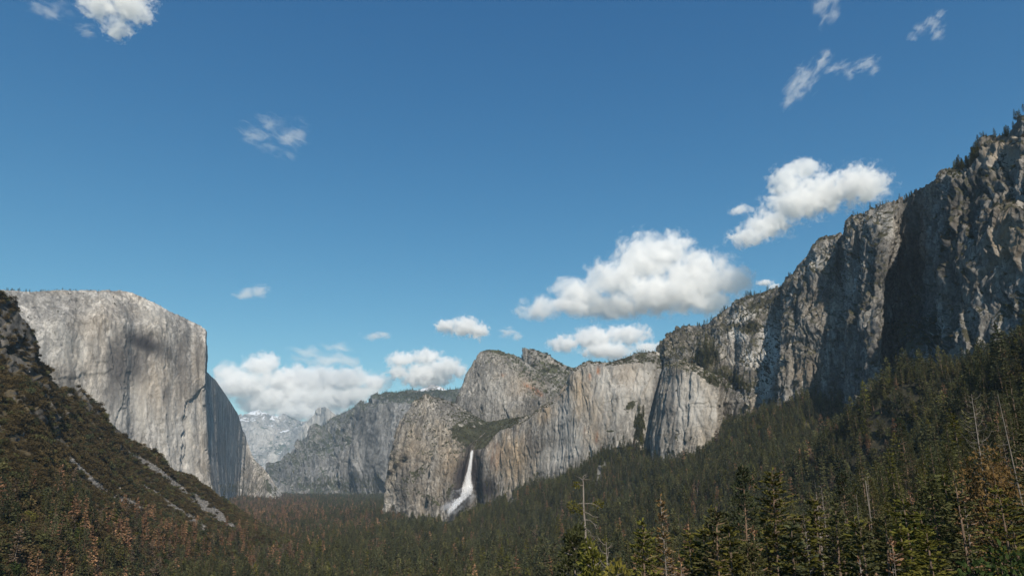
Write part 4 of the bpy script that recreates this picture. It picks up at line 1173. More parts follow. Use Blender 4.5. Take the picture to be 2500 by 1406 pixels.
def thing_tree(name, label, cat, group, meshes, loc, size, rz, parts=('trunk', 'crown')):
    e = bpy.data.objects.new(name, None)
    e.empty_display_size = 1.0
    e.location = loc; e.rotation_euler = (0, 0, rz); e.scale = size
    COL.objects.link(e)
    tag(e, label, cat, group)
    for pn, me in zip(parts, meshes):
        c = bpy.data.objects.new(pn, me)
        c.parent = e
        if pn == 'branches': c['kind'] = 'stuff'
        COL.objects.link(c)
    return e
d_near, d_mid = np.quantile(dist[cand], [0.33, 0.66])
KN = {'fir': ('conifer_tree', 'conifer'), 'pin': ('pine_tree', 'pine'), 'dea': ('dead_conifer', 'dead tree'), 'sna': ('bare_snag', 'dead tree')}
def words_for(k, x_, d_):
    look = {'fir_a': 'full mid green conifer', 'fir_b': 'narrow dark green conifer', 'fir_c': 'broad olive conifer', 'fir_d': 'slim open green conifer', 'pine_a': 'dark long trunked pine',
            'pine_b': 'green tufted pine', 'dead_a': 'rust brown dead conifer', 'dead_b': 'withered grey brown conifer', 'snag_a': 'bare grey snag'}[k]
    mark = [m_ for lim, m_ in ((900, 'below the brushy left hillside'), (1300, 'at the bottom middle'), (1470, 'around the tall grey drooping snag'), (1690, 'around the slim orange dying conifer'), (1850, 'around the bare trunked tall pine'),
            (2000, 'around the massive olive conifer'), (2180, 'around the four thin snags'), (2330, 'around the fresh green leafy tree'), (9999, 'around the orange leaved tree')) if x_ < lim][0]
    row_ = 'among the nearest trees' if d_ < d_near else ('in the middle rows' if d_ < d_mid else 'in the back rows')
    where = row_ + ' ' + mark
    return look, where
for i in cand:
    k = nkey[i]
    nm, cat = KN[k[:3]]
    look, where = words_for(k, tx[i], dist[i])
    thing_tree(nm, look + ' ' + where, cat, look + ' trees ' + where, NEAR[k], tuple(T3[i] - np.array([0, 0, 0.5])), (wid[i], wid[i], scl[i]), RNG.random() * 6.28, ('trunk', 'branches') if k.startswith('snag') else ('trunk', 'crown'))
rest = ~single
print('trees', n, 'near', near.sum())
plant_mass('valley_forest', 'dense conifer forest covering the valley floor and right slope', T3[rest] - np.array([0, 0, 0.5]), np.stack([wid, wid, scl], 1)[rest], idx[rest])

# ---- brush and scattered trees on the left hillside
def scatter(P, nv, count, weight=None):
    Q = P[:nv]
    a = np.linalg.norm(np.cross(Q[1:, :-1] - Q[:-1, :-1], Q[:-1, 1:] - Q[:-1, :-1]), axis=2)
    if weight is not None: a = a * weight[:nv][:-1, :-1]
    c = np.cumsum(a.ravel()); k = np.searchsorted(c, RNG.random(count) * c[-1])
    i, j = np.unravel_index(np.minimum(k, a.size - 1), a.shape)
    u, v = RNG.random((2, count))
    return (Q[i, j] + (Q[i, j + 1] - Q[i, j]) * u[:, None] + (Q[i + 1, j] - Q[i, j]) * v[:, None]), i, j
P, nv = MASS['hill']
nz = np.abs(normals_of(P)[..., 2])
w = np.clip(1 - 0.95 * HILL_SCREE, 0, 1) * np.clip(1.0 - 0.95 * HILL_CRAG, 0.05, 1)
B, bi, bj = scatter(P, nv, 21000, w)
bd = np.linalg.norm(B - CAM, axis=1)
bs = RNG.uniform(0.6, 2.2, len(B)) * (0.85 + 0.5 * fbm(B[:, 0] / 60, B[:, 1] / 60, 0 * bd, 2, 0.5, 33))
bs = np.clip(bs, 0.4, 2.6)
bidx = np.array(F_BRUSH)[RNG.choice(4, len(B), p=[0.48, 0.40, 0.08, 0.04])]
plant_mass('hillside_brush', 'low brown green brush covering the left hillside', B - np.array([0, 0, 0.4]), np.stack([bs * 1.1, bs * 1.1, bs * 0.9], 1), bidx)
C, ci_, cj_ = scatter(P, nv, 2600, w)
cx, cyy = project(C)
low = np.interp(cx, [-100, 100, 300, 480, 600, 720], [1190, 1190, 1240, 1305, 1310, 1330])
keep = (cyy > low - 20 + 70 * RNG.random(len(C))) | (RNG.random(len(C)) < 0.018)
C, cx, cyy = C[keep], cx[keep], cyy[keep]
ch = RNG.uniform(13, 30, len(C)); u = RNG.random(len(C))
dpr = 0.15 + 0.38 * (1 - sstep(0.4, 1.2, np.hypot((cx - 400) / 260, (cyy - 1310) / 70)))
ck = np.where(u < dpr, pick(F_DEAD, len(C)), np.where(u < dpr + 0.28, pick(F_OAK, len(C)), pick(F_GREEN, len(C))))
cs = np.where((u >= dpr) & (u < dpr + 0.28), ch * 0.4 / 11, ch / 30)
plant_mass('hillside_trees', 'rust and green conifers scattered along the foot of the left hillside', C - np.array([0, 0, 0.5]), np.stack([cs * 1.05, cs * 1.05, cs], 1), ck)
S_, si_, sj_ = scatter(P, nv, 5200, HILL_SCREE ** 2 + 0.004)
ss = RNG.uniform(0.8, 2.6, len(S_)) ** 1.3
plant_mass('scree_stones', 'loose grey stones lying in the scree chutes', S_, ss, pick(F_STONE, len(S_)))

# ---- plants on the ledges and rims of the walls
lp, ls, li = [], [], []
def ledge_plants(key, count, nzmin, size, boxes=(), tree_boxes=(), ymin=None):
    P, nv = MASS[key]
    nz = np.clip((np.abs(normals_of(P)[..., 2]) - nzmin) / 0.25, 0, 1)
    wgt = nz * 0.9 + 0.0
    for b in boxes: wgt = np.maximum(wgt, blobs(P, [b]))
    Q, i, j = scatter(P, nv, count, wgt)
    s_ = RNG.uniform(0.5, 1.3, len(Q)) * size
    lp.append(Q - [0, 0, 0.3]); ls.append(np.stack([s_, s_, s_], 1)); li.append(np.array(F_BRUSH)[RNG.choice(4, len(Q), p=[0.25, 0.2, 0.3, 0.25])])
    for (bx, cnt, h0, h1) in tree_boxes:
        Q, i, j = scatter(P, nv, cnt, blobs(P, [bx]))
        s_ = RNG.uniform(h0, h1, len(Q)) / 30
        lp.append(Q - [0, 0, 0.5]); ls.append(np.stack([s_, s_, s_], 1)); li.append(pick(F_GREEN, len(Q)))
def rim_trees(key, count, h0, h1, pxr, row=(0, 6), clump=0.0):
    P, nv = MASS[key]
    R = P[nv + row[0]:nv + row[1]].reshape(-1, 3)
    px, py = project(R)
    R = R[(px > pxr[0]) & (px < pxr[1])]
    if clump: R = R[fbm(R[:, 0] / 60, R[:, 1] / 60, R[:, 2] / 60, 2, 0.5, 44) > clump - 0.3]
    Q = R[RNG.integers(0, len(R), count)] + RNG.normal(0, 2, (count, 3)) * [1, 1, 0]
    s_ = RNG.uniform(h0, h1, count) / 30
    lp.append(Q - [0, 0, 1.5]); ls.append(np.stack([s_, s_, s_], 1)); li.append(pick(F_GREEN, count))
ledge_plants('low', 2000, 0.58, 0.8, boxes=[(1150, 1065, 50, 24, 0.8, 15), (1215, 1025, 42, 16, 1.0), (1010, 1160, 45, 12, 0.6, -35), (1040, 1215, 60, 9, 0.5, 30), (1660, 1066, 55, 14, 0.35, 3), (1040, 985, 40, 14, 0.1)],
             tree_boxes=[((1562, 1050, 12, 45, 1.0), 90, 18, 30), ((1200, 1205, 50, 30, 1.0), 60, 8, 18), ((1745, 935, 60, 10, 1.0, 25), 60, 10, 20)])
ledge_plants('mid', 600, 0.58, 0.9, boxes=[(1215, 862, 60, 8, 0.5, 15), (1225, 1020, 50, 12, 0.5)])
ledge_plants('notch', 500, 0.35, 1.5, boxes=[(1345, 915, 70, 26, 0.6, 20)])
ledge_plants('right', 2600, 0.58, 0.8, boxes=[(1830, 800, 24, 16, 0.6), (1770, 920, 60, 20, 0.5, 25), (2010, 665, 60, 6, 0.6, 10)],
             tree_boxes=[((1725, 875, 26, 40, 1.0, 15), 110, 14, 26), ((1790, 935, 60, 16, 1.0, 25), 90, 10, 22), ((2350, 385, 40, 26, 1.0, -25), 70, 9, 20), ((1835, 800, 18, 16, 1.0), 40, 8, 16), ((2125, 1045, 70, 45, 1.0), 130, 14, 28)])
ledge_plants('cap', 160, 0.7, 1.0, tree_boxes=[((600, 1195, 70, 14, 1.0), 160, 12, 24)])
ledge_plants('ridge', 300, 0.6, 2.0, tree_boxes=[((740, 1130, 90, 70, 1.0), 260, 16, 28), ((830, 1060, 40, 60, 1.0, 35), 220, 16, 28), ((1030, 965, 130, 14, 1.0), 420, 16, 28), ((880, 1185, 170, 24, 1.0), 900, 18, 32)])
rim_trees('cap', 330, 9, 19, (-60, 460))
rim_trees('cap', 260, 13, 25, (-60, 190))
rim_trees('ridge', 360, 16, 30, (700, 1160), (-4, 5))
rim_trees('right', 70, 9, 18, (1660, 1930), (-2, 3), 0.3)
rim_trees('right', 40, 7, 14, (2080, 2230), (-2, 3), 0.3)
rim_trees('right', 80, 8, 18, (2330, 2560), (-3, 4))
rim_trees('mid', 60, 4, 8, (1170, 1290), (-3, 4))
rim_trees('low', 40, 7, 13, (1440, 1600), (-2, 4))
rim_trees('notch', 26, 6, 12, (1280, 1390), (-2, 3))
plant_mass('cliff_plants', 'dark shrubs and small conifers on the ledges and rims of the cliffs', np.concatenate(lp), np.concatenate(ls), np.concatenate(li))
# ================================================================== the waterfall
m = bpy.data.materials.new('falling_water'); t = NT(m)
p = t.pos()
stv = t.vmul(p, (1.0, 0.4, 0.10))
nz_ = t.noise(stv, 0.22, 6, 0.7, 0.5)
al = t.math('ADD', t.attr('body'), t.math('MULTIPLY', t.math('SUBTRACT', nz_, 0.5), 2.2))
al = t.math('MULTIPLY', t.sm(al, 0.20, 1.25), 0.8)
d = t.new('ShaderNodeBsdfDiffuse'); t.put(d.inputs[0], (0.85, 0.87, 0.90, 1))
tr = t.new('ShaderNodeBsdfTranslucent'); t.put(tr.inputs[0], (0.85, 0.87, 0.90, 1))
m1 = t.new('ShaderNodeMixShader'); m1.inputs[0].default_value = 0.35
t.l.new(d.outputs[0], m1.inputs[1]); t.l.new(tr.outputs[0], m1.inputs[2])
tp_ = t.new('ShaderNodeBsdfTransparent'); m2 = t.new('ShaderNodeMixShader')
t.put(m2.inputs[0], al); t.l.new(tp_.outputs[0], m2.inputs[1]); t.l.new(m1.outputs[0], m2.inputs[2])
t.l.new(m2.outputs[0], t.out.inputs['Surface'])
fall_path = [(1152, 1099, 4.5, 0), (1150.5, 1112, 5, -6), (1148, 1130, 6, -14), (1146, 1150, 8, -20), (1144, 1170, 12, -26), (1143, 1185, 17, -32), (1140, 1198, 23, -55), (1132, 1210, 25, -100), (1120, 1222, 22, -145), (1108, 1236, 18, -175), (1098, 1250, 14, -195), (1088, 1264, 10, -205)]
fp = np.array(fall_path, float)
fall = bpy.data.objects.new('waterfall', None); COL.objects.link(fall)
fall.location = at(1145, 1200, 2700)
tag(fall, 'long white waterfall dropping from the hanging valley and spraying at its foot', 'waterfall')
fall['kind'] = 'thing'
for L_ in range(4):
    nvv, nuu = 90, 13
    q = np.linspace(0, 1, nvv)
    pl = np.linspace(0, 1, len(fp))
    cx_ = np.interp(q, pl, fp[:, 0]); cy_ = np.interp(q, pl, fp[:, 1]); wd_ = np.interp(q, pl, fp[:, 2]); dY = np.interp(q, pl, fp[:, 3])
    W = np.empty((nvv, nuu, 3)); body = np.empty((nvv, nuu))
    for i in range(nvv):
        for j in range(nuu):
            e = (j / (nuu - 1)) * 2 - 1
            sh = (L_ - 1.5) * 0.10
            W[i, j] = at(cx_[i] + (e + sh) * wd_[i] * (1 - 0.08 * L_) + 1.2 * math.sin(9 * q[i] + L_), cy_[i] + 3 * e * (q[i] > 0.55) * (-1), 2822 + dY[i] + 6 * e * e + L_ * 4.5 * (0.3 + q[i]))
            body[i, j] = (1 - abs(e) ** 2.2) * 1.0 * (1.15 - 0.50 * q[i] ** 2) - 0.15
    body[:3] *= 0.8; body[-14:] *= np.linspace(1, 0.2, 14)[:, None]
    o = grid_mesh('water_veil', W, m, {'body': body})
    o.parent = fall; o.matrix_parent_inverse.identity(); o.location = Vector(o.location) - fall.location
# drifting spray: a thin cloud of drops about the foot
def volume_material(name, dens, col=(1, 1, 1), aniso=0.0):
    m = bpy.data.materials.new(name); t = NT(m)
    v = t.new('ShaderNodeVolumePrincipled')
    v.inputs['Color'].default_value = (*col, 1); v.inputs['Anisotropy'].default_value = aniso
    t.put(v.inputs['Density'], dens)
    t.l.new(v.outputs[0], t.out.inputs['Volume'])
    return m, t, v

def ico(sub=3):
    import bmesh
    bm = bmesh.new(); bmesh.ops.create_icosphere(bm, subdivisions=sub, radius=1.0)
    V = np.array([v.co[:] for v in bm.verts]); F = [[v.index for v in f.verts] for f in bm.faces]
    bm.free(); return V, F
ICO_V, ICO_F = ico(3)
def lump(name, centre, radii, mat, rough=0.25, seed=0):
    V = ICO_V * (1 + rough * fbm(ICO_V[:, 0] * 1.6, ICO_V[:, 1] * 1.6, ICO_V[:, 2] * 1.6, 3, 0.5, seed))[:, None] * np.array(radii)
    me = bpy.data.meshes.new(name); me.from_pydata(V.tolist(), [], ICO_F); me.update(); me.materials.append(mat)
    o = bpy.data.objects.new(name, me); o.location = centre; COL.objects.link(o); return o
mm, t, v = volume_material('spray', None, (0.93, 0.95, 1.0))
dn = t.noise(t.pos(), 0.05, 4, 0.65)
t.put(v.inputs['Density'], t.math('MULTIPLY', t.sm(dn, 0.42, 0.75), 0.035))
for k, (a, b, Yd, rx, ry, rz) in enumerate([(1130, 1210, 2710, 54, 26, 32), (1106, 1238, 2650, 42, 22, 26)]):
    o = lump('spray', at(a, b, Yd), (rx, ry, rz), mm, 0.3, 5 + k)
    o.parent = fall; o.location = Vector(o.location) - fall.location

# ================================================================== single trees of the foreground
def place_top(px, py, Y):
    """Foot and height of a tree whose tip is seen at (px, py), Y metres ahead."""
    top_ = at(px, py, Y)
    gz_ = float(ground_full(np.array([top_[0]]), np.array([top_[1]]))[0])
    return (top_[0], top_[1], gz_ - 0.4), top_[2] - gz_ + 0.4
def hero(px, py, Y, TK, h0, mt, mc, name, label, cat, parts=('trunk', 'crown'), rz=0.0, wide=1.0, group=None):
    loc, h = place_top(px, py, Y)
    print('hero %-28s Y %5.0f height %5.1f' % (name, Y, h))
    T, K = TK
    s = h / h0
    return thing_tree(name, label, cat, group, (T.mesh(name + '_' + parts[0], mt), K.mesh(name + '_' + parts[1], mc)), loc, (wide * s ** 0.7, wide * s ** 0.7, s), rz, parts)
hero(1565, 1272, 118, conifer(101, 24, 4.6, 0.05, 60, 8, 14, 0.46, 0.75, 0.35, stems=True), 24, M_BARK, M_OLIVE, 'conifer_tree', 'bright yellow green conifer just left of the slim orange dying conifer', 'conifer', wide=1.15)
hero(1622, 1212, 122, conifer(102, 28, 3.0, 0.05, 70, 7, 8, 0.42, 0.8, 0.15, sparse=0.12, ragged=0.6, stems=True, trunk_r=0.2), 28, M_GREY, M_ORANGE, 'dying_conifer', 'slim orange dying conifer standing alone between two green conifers', 'dead tree', wide=1.15)
hero(1735, 1236, 128, conifer(103, 27, 6.0, 0.04, 60, 8, 14, 0.49, 0.7, 0.42, ragged=0.5, stems=True), 27, M_PINE, M_GREEN, 'conifer_tree', 'broad green conifer right of the slim orange dying conifer', 'conifer', wide=1.25)
hero(1802, 1134, 132, pine(104, 36, 3.6, 0.45, 46, 60, 0.42, 0.34), 36, M_PINE, M_DARK, 'pine_tree', 'tall pine with a long bare orange trunk and dark tufted top', 'pine', wide=1.0)
hero(1872, 1148, 140, conifer(105, 36, 8.0, 0.06, 66, 9, 16, 0.60, 0.62, 0.40, ragged=0.5, stems=True), 36, M_BARK, M_OLIVE, 'conifer_tree', 'massive olive conifer right of the bare trunked tall pine', 'conifer', wide=1.3)
hero(1398, 1292, 108, pine(106, 22, 4.2, 0.10, 80, 44, 0.42, 0.3), 22, M_GREY, M_GREEN, 'pine_tree', 'dark green pine below the grey snag at the bottom middle', 'pine')
hero(1452, 1330, 100, pine(107, 18, 3.4, 0.10, 60, 40, 0.40, 0.25), 18, M_GREY, M_OLIVE, 'pine_tree', 'small olive pine between the grey snag and the yellow bush', 'pine')
hero(1492, 1322, 96, snag(108, 17, 0.16, 44, 2.6, 0.3, 0.55, 0.25, thick=0.03), 17, M_GREY, M_GREY, 'dead_conifer', 'small bare grey conifer skeleton behind the round yellow bush', 'dead tree', ('trunk', 'branches'))
hero(1500, 1358, 90, broadleaf(109, 14, 2.6, 30, 60, 0.30, 0.2, 0.35), 14, M_BARK, M_YELLOW, 'leafy_tree', 'round yellow leaved small tree at the bottom edge', 'tree')
# the tall grey snag with long drooping limbs
loc, h = place_top(1424, 1162, 118)
T, Q = MB(), MB()
limbs = []
r = random.Random(3)
sc = 118 / FPX
def sp(px, py, dy=0.0): q = at(px, py, 118) - np.array(loc); return np.array([q[0], dy, q[2]])
T.tube([(0, 0, -0.5), sp(1432, 1400), sp(1429, 1300), sp(1425, 1240), sp(1424, 1180), sp(1423, 1168)], [0.29, 0.25, 0.20, 0.15, 0.10, 0.07], 8)
for pts in [[(1423, 1172), (1428, 1164), (1434, 1162)], [(1423, 1172), (1417, 1166), (1410, 1163)], [(1424, 1170), (1434, 1170), (1440, 1170)], [(1424, 1168), (1424, 1163), (1430, 1158)],
            [(1424, 1184), (1416, 1184), (1410, 1178)], [(1426, 1229), (1440, 1228), (1452, 1231), (1466, 1240)], [(1425, 1227), (1414, 1229), (1405, 1234)], [(1427, 1250), (1436, 1252), (1446, 1259), (1460, 1262)],
            [(1428, 1268), (1440, 1269), (1450, 1278), (1460, 1284)], [(1450, 1278), (1453, 1284), (1455, 1290)], [(1428, 1282), (1420, 1285), (1413, 1290)], [(1426, 1274), (1418, 1278), (1415, 1284)],
            [(1430, 1290), (1440, 1296), (1446, 1308), (1458, 1320)], [(1431, 1340), (1440, 1345), (1444, 1358)], [(1431, 1360), (1440, 1368), (1446, 1376)]]:
    dd = r.uniform(-1.2, 1.2)
    n_ = len(pts) - 1
    K = MB(); limbs.append(K)
    K.tube([sp(a, b, dd * i / n_) for i, (a, b) in enumerate(pts)], [0.065 - 0.05 * i / n_ for i in range(n_ + 1)], 5)
    for k in range(4):
        u = r.uniform(0.3, 1) * n_; i = min(int(u), n_ - 1); f = u - i
        a = sp(pts[i][0] * (1 - f) + pts[i + 1][0] * f, pts[i][1] * (1 - f) + pts[i + 1][1] * f, dd * u / n_)
        K.tube([a, a + np.array([r.gauss(0, .35), r.gauss(0, .35), r.gauss(-.05, .3)])], [0.025, 0.006], 3)
for cx_, cy_, w_, n_ in [(1408, 1182, 0.5, 60), (1460, 1232, 0.8, 90), (1400, 1236, 0.9, 110), (1412, 1246, 0.8, 80)]:
    for i in range(n_):
        w = np.array([r.gauss(0, 1), r.gauss(0, 1), r.gauss(0, 0.7)]); w /= np.linalg.norm(w)
        sd = np.cross(w, [r.gauss(0, 1), r.gauss(0, 1), 1]); sd /= np.linalg.norm(sd)
        Q.card(sp(cx_, cy_) + w * w_ * r.random() ** 0.5, w, sd, 0.4, 0.22)
thing_tree('grey_snag', 'tall grey snag with a broken top and long drooping bare limbs', 'dead tree', None, [T.mesh('snag_trunk', M_GREY), Q.mesh('snag_needles', M_OLIVE)] + [k_.mesh('snag_limb', M_GREY) for k_ in limbs], loc, (1, 1, 1), 0, ['trunk', 'crown'] + ['branch'] * len(limbs))
# right hand side
hero(2360, 962, 150, snag(111, 34, 0.24, 84, 5.2, 0.35, 0.25, 0.42, thick=0.035), 34, M_GREY, M_GREY, 'dead_conifer', 'tall dead conifer with many upcurved bare branches above the orange tree', 'dead tree', ('trunk', 'branches'))
hero(2398, 1062, 146, broadleaf(112, 20, 5.0, 40, 60, 0.36, 0.28, 0.30), 20, M_BARK, M_ORANGE, 'leafy_tree', 'orange leaved tree below the dead conifer with upcurved branches', 'tree')
hero(2452, 962, 135, snag(113, 32, 0.19, 20, 1.8, 0.35, 0.1, 0.1), 32, M_GREY, M_GREY, 'bare_snag', 'leaning bare trunk at the far right beside the dark conifers', 'dead tree', ('trunk', 'branches'))
hero(2120, 1172, 140, snag(114, 26, 0.17, 22, 1.9, 0.10, 0.05, 0.1, thick=0.03, taper=0.7), 26, M_GREY, M_GREY, 'bare_snag', 'tallest and thickest of four thin bare snags in the right foreground', 'dead tree', ('trunk', 'branches'))
hero(2106, 1162, 150, snag(115, 26, 0.11, 40, 1.8, 0.25, 0.15, 0.1, thick=0.025), 26, M_GREY, M_GREY, 'bare_snag', 'thin twiggy snag just left of the tallest foreground snag', 'dead tree', ('trunk', 'branches'))
hero(2080, 1206, 146, snag(116, 24, 0.10, 26, 1.5, 0.2, 0.1, 0.1, thick=0.025), 24, M_GREY, M_GREY, 'bare_snag', 'second thin snag from the left of four in the right foreground', 'dead tree', ('trunk', 'branches'))
hero(2061, 1226, 150, snag(117, 22, 0.10, 18, 1.2, 0.2, 0.1, 0.1, thick=0.022), 22, M_GREY, M_GREY, 'bare_snag', 'leftmost thin snag of four in the right foreground', 'dead tree', ('trunk', 'branches'))
hero(2164, 1312, 100, snag(118, 14, 0.10, 16, 1.8, 0.1, -0.1, 0.1, thick=0.03), 14, M_GREY, M_GREY, 'bare_snag', 'short pale snag at the bottom edge right of the tall snags', 'dead tree', ('trunk', 'branches'))
hero(2088, 1364, 84, conifer(119, 14, 1.3, 0.05, 26, 5, 5, 0.30, 0.9, 0.1, sparse=0.25, stems=True), 14, M_GREY, M_DEAD, 'dead_conifer', 'small rust red conifer tip at the bottom edge below the snags', 'dead tree')
hero(1990, 1206, 165, conifer(120, 26, 2.6, 0.05, 46, 5, 6, 0.42, 0.8, 0.2, sparse=0.25, stems=True), 26, M_GREY, M_DULL, 'dead_conifer', 'withered brown conifer left of the four thin snags', 'dead tree')
hero(2215, 1225, 140, broadleaf(121, 20, 5.5, 46, 60, 0.38, 0.25, 0.25), 20, M_BARK, M_LEAF, 'leafy_tree', 'fresh green leafy tree right of the tall thin snags', 'tree')
hero(2330, 1160, 120, conifer(122, 30, 7.0, 0.05, 56, 8, 14, 0.51, 0.62, 0.4, ragged=0.5), 30, M_BARK, M_GREEN, 'conifer_tree', 'big dark conifer below the orange leaved tree', 'conifer', wide=1.25)
hero(2440, 1190, 105, conifer(123, 28, 6.5, 0.05, 56, 8, 14, 0.48, 0.62, 0.4, ragged=0.5), 28, M_BARK, M_OLIVE, 'conifer_tree', 'big olive conifer in the lower right corner', 'conifer', wide=1.25)
hero(2490, 1040, 128, conifer(124, 34, 7.0, 0.05, 60, 8, 14, 0.53, 0.62, 0.4, ragged=0.5), 34, M_BARK, M_DARK, 'conifer_tree', 'big dark conifer cut by the right edge of the picture', 'conifer', wide=1.25)
hero(2025, 1228, 128, conifer(125, 26, 5.7, 0.05, 54, 7, 14, 0.48, 0.70, 0.4, ragged=0.5), 26, M_BARK, M_GREEN, 'conifer_tree', 'green conifer left of the four thin snags', 'conifer', wide=1.3)
hero(2260, 1292, 92, conifer(126, 20, 5.5, 0.04, 50, 7, 14, 0.44, 0.70, 0.4, ragged=0.5), 20, M_BARK, M_OLIVE, 'conifer_tree', 'olive conifer at the bottom edge below the fresh green leafy tree', 'conifer', wide=1.3)
hero(1940, 1300, 110, conifer(127, 22, 5.2, 0.04, 50, 7, 14, 0.44, 0.70, 0.4, ragged=0.5), 22, M_BARK, M_OLIVE, 'conifer_tree', 'olive conifer at the bottom edge right of the massive conifer', 'conifer', wide=1.3)
hero(2395, 1320, 62, broadleaf(128, 12, 4.0, 30, 60, 0.34, 0.2, 0.2), 12, M_BARK, M_LEAF, 'leafy_tree', 'near green leafy tree in the bottom right corner', 'tree')

# the close wood of the lower right, crowns overlapping
fr = random.Random(21)
fill_line = lambda x: np.interp(x, [1450, 1600, 1760, 1900, 2050, 2200, 2350, 2500], [1390, 1350, 1310, 1260, 1265, 1230, 1190, 1130])
for i in range(46):
    x_ = 1660 + 850 * (i + fr.random()) / 46
    Y_ = fr.uniform(95, 185)
    y_ = fill_line(x_) + fr.uniform(-40, 75) + (12 if Y_ < 120 else -10)
    k = fr.choice(['fir_a', 'fir_a', 'fir_b', 'fir_c', 'fir_c', 'fir_d', 'pine_b', 'dead_b'] if i % 9 else ['dead_a'])
    loc, h = place_top(x_, y_, Y_)
    if h < 7: continue
    look, where = words_for(k, x_, Y_)
    nm, cat = KN[k[:3]]
    wq = max(0.55, min(1.6, h / 30)) * fr.uniform(1.15, 1.6) * (0.7 if k.startswith('dead') else 1)
    thing_tree(nm, 'overlapping ' + look + ' ' + where.replace('among the nearest trees', 'in the foremost wood'), cat, 'overlapping ' + look + ' trees ' + where, NEAR[k], loc, (wq, wq, h / 30), fr.uniform(0, 6.28))

# ================================================================== clouds
import bmesh
def cloud(label, Y, puffs, dens=6.0, noise=0.55, group='clouds in the blue sky', detail=2.4, flat=1.0, steps=0.22, wisp=0.0, slant=0.0):
    """One cloud: a closed hull round its puffs filled with uneven vapour."""
    Cn, Rd = [], []
    for (px, py, rx, ry) in puffs:
        c = at(px, py, Y)
        k = (c[1] * CP + (c[2] - CAM[2]) * SP) / FPX
        dpt = 0.5 * (rx + ry) * k * flat
        Cn.append(c + np.array([0, (0.0 if wisp else RNG.uniform(-0.35, 0.35) * dpt), 0])); Rd.append((rx * k, dpt, ry * k))
    Cn, Rd = np.array(Cn), np.array(Rd)
    size = Rd.mean()
    org = Cn.mean(0)
    bm = bmesh.new()
    for c, r3 in zip(Cn, Rd):
        g = bmesh.ops.create_icosphere(bm, subdivisions=2, radius=1.0)
        for v in g['verts']:
            v.co = Vector(np.array(v.co) * r3 * 1.42 + c - org)
    me = bpy.data.meshes.new('cloud_hull'); bm.to_mesh(me); bm.free()
    tmp = bpy.data.objects.new('tmp', me); COL.objects.link(tmp)
    md = tmp.modifiers.new('r', 'REMESH'); md.mode = 'VOXEL'; md.voxel_size = float(Rd.min() * 0.45)
    dg = bpy.context.evaluated_depsgraph_get(); dg.update()
    me2 = bpy.data.meshes.new_from_object(tmp.evaluated_get(dg))
    bpy.data.objects.remove(tmp); bpy.data.meshes.remove(me)
    me2.name = 'cloud'
    mat, t, v = volume_material('cloud_vapour', None, (0.985, 0.982, 0.976), 0.0)
    p = t.pos()
    # billows push the puffs about before their distance is taken
    warp = t.new('ShaderNodeTexNoise'); warp.inputs['Scale'].default_value = 1.1 / size; warp.inputs['Detail'].default_value = 3.0
    t.put(warp.inputs['Vector'], p)
    w = t.new('ShaderNodeVectorMath', operation='MULTIPLY_ADD')
    w0 = t.new('ShaderNodeVectorMath', operation='SUBTRACT'); t.l.new(warp.outputs['Color'], w0.inputs[0]); w0.inputs[1].default_value = (0.5, 0.5, 0.5)
    t.l.new(w0.outputs[0], w.inputs[0]); w.inputs[1].default_value = (size * 0.7,) * 3; t.put(w.inputs[2], p)
    q = w.outputs[0]
    best = None
    for c, r3 in zip(Cn, Rd):
        a = t.new('ShaderNodeVectorMath', operation='MULTIPLY_ADD')
        t.put(a.inputs[0], q); a.inputs[1].default_value = tuple(1 / r3); a.inputs[2].default_value = tuple(-c / r3)
        l = t.new('ShaderNodeVectorMath', operation='LENGTH'); t.l.new(a.outputs[0], l.inputs[0])
        if best is None: best = l.outputs['Value']
        else:
            sm_ = t.new('ShaderNodeMath', operation='SMOOTH_MIN'); t.l.new(best, sm_.inputs[0]); t.l.new(l.outputs['Value'], sm_.inputs[1]); sm_.inputs[2].default_value = 0.25
            best = sm_.outputs[0]
    body = t.math('SUBTRACT', 1.0, best)
    if wisp:
        # drawn out along the wind
        rt = t.new('ShaderNodeVectorRotate', rotation_type='Y_AXIS'); t.put(rt.inputs['Vector'], q); rt.inputs['Angle'].default_value = -slant
        sv = t.vmul(rt.outputs[0], (0.42, 1.0, 1.25))
        n1 = t.noise(sv, detail * 0.55 / size, 8.0, 0.60, 0.6)
        body = t.math('SUBTRACT', t.math('MULTIPLY', body, 1.1), wisp)
    else:
        n1 = t.noise(q, detail / size, 8.0, 0.60)
    f = t.math('ADD', body, t.math('MULTIPLY', t.math('SUBTRACT', n1, 0.5), noise * 4.6))
    t.put(v.inputs['Density'], t.math('MULTIPLY', t.sm(f, 0.0 if wisp else 0.06, 1.1 if wisp else 0.62), dens * 0.75 / size))
    try: mat.cycles.volume_step_rate = steps
    except Exception: pass
    me2.materials.clear(); me2.materials.append(mat)
    o = bpy.data.objects.new('cloud', me2); o.location = org; COL.objects.link(o)
    tag(o, label, 'cloud', group)
    return o
cloud('largest white cumulus above the ridge right of the middle', 9500, [(1325, 752, 70, 30), (1415, 718, 80, 42), (1500, 685, 80, 55), (1575, 630, 80, 70), (1640, 612, 65, 55), (1705, 680, 105, 75), (1785, 692, 50, 50), (1620, 722, 130, 52), (1500, 745, 110, 32), (1720, 742, 95, 30), (1400, 748, 70, 26)], 4.6, 0.55)
cloud('white cumulus touching the high right wall, second largest', 8500, [(1825, 580, 55, 26), (1880, 545, 65, 38), (1940, 500, 80, 45), (1915, 445, 42, 42), (1965, 408, 45, 24), (2010, 470, 85, 50), (2085, 460, 75, 50), (2125, 452, 42, 42), (1805, 515, 32, 14)], 3.8, 0.65)
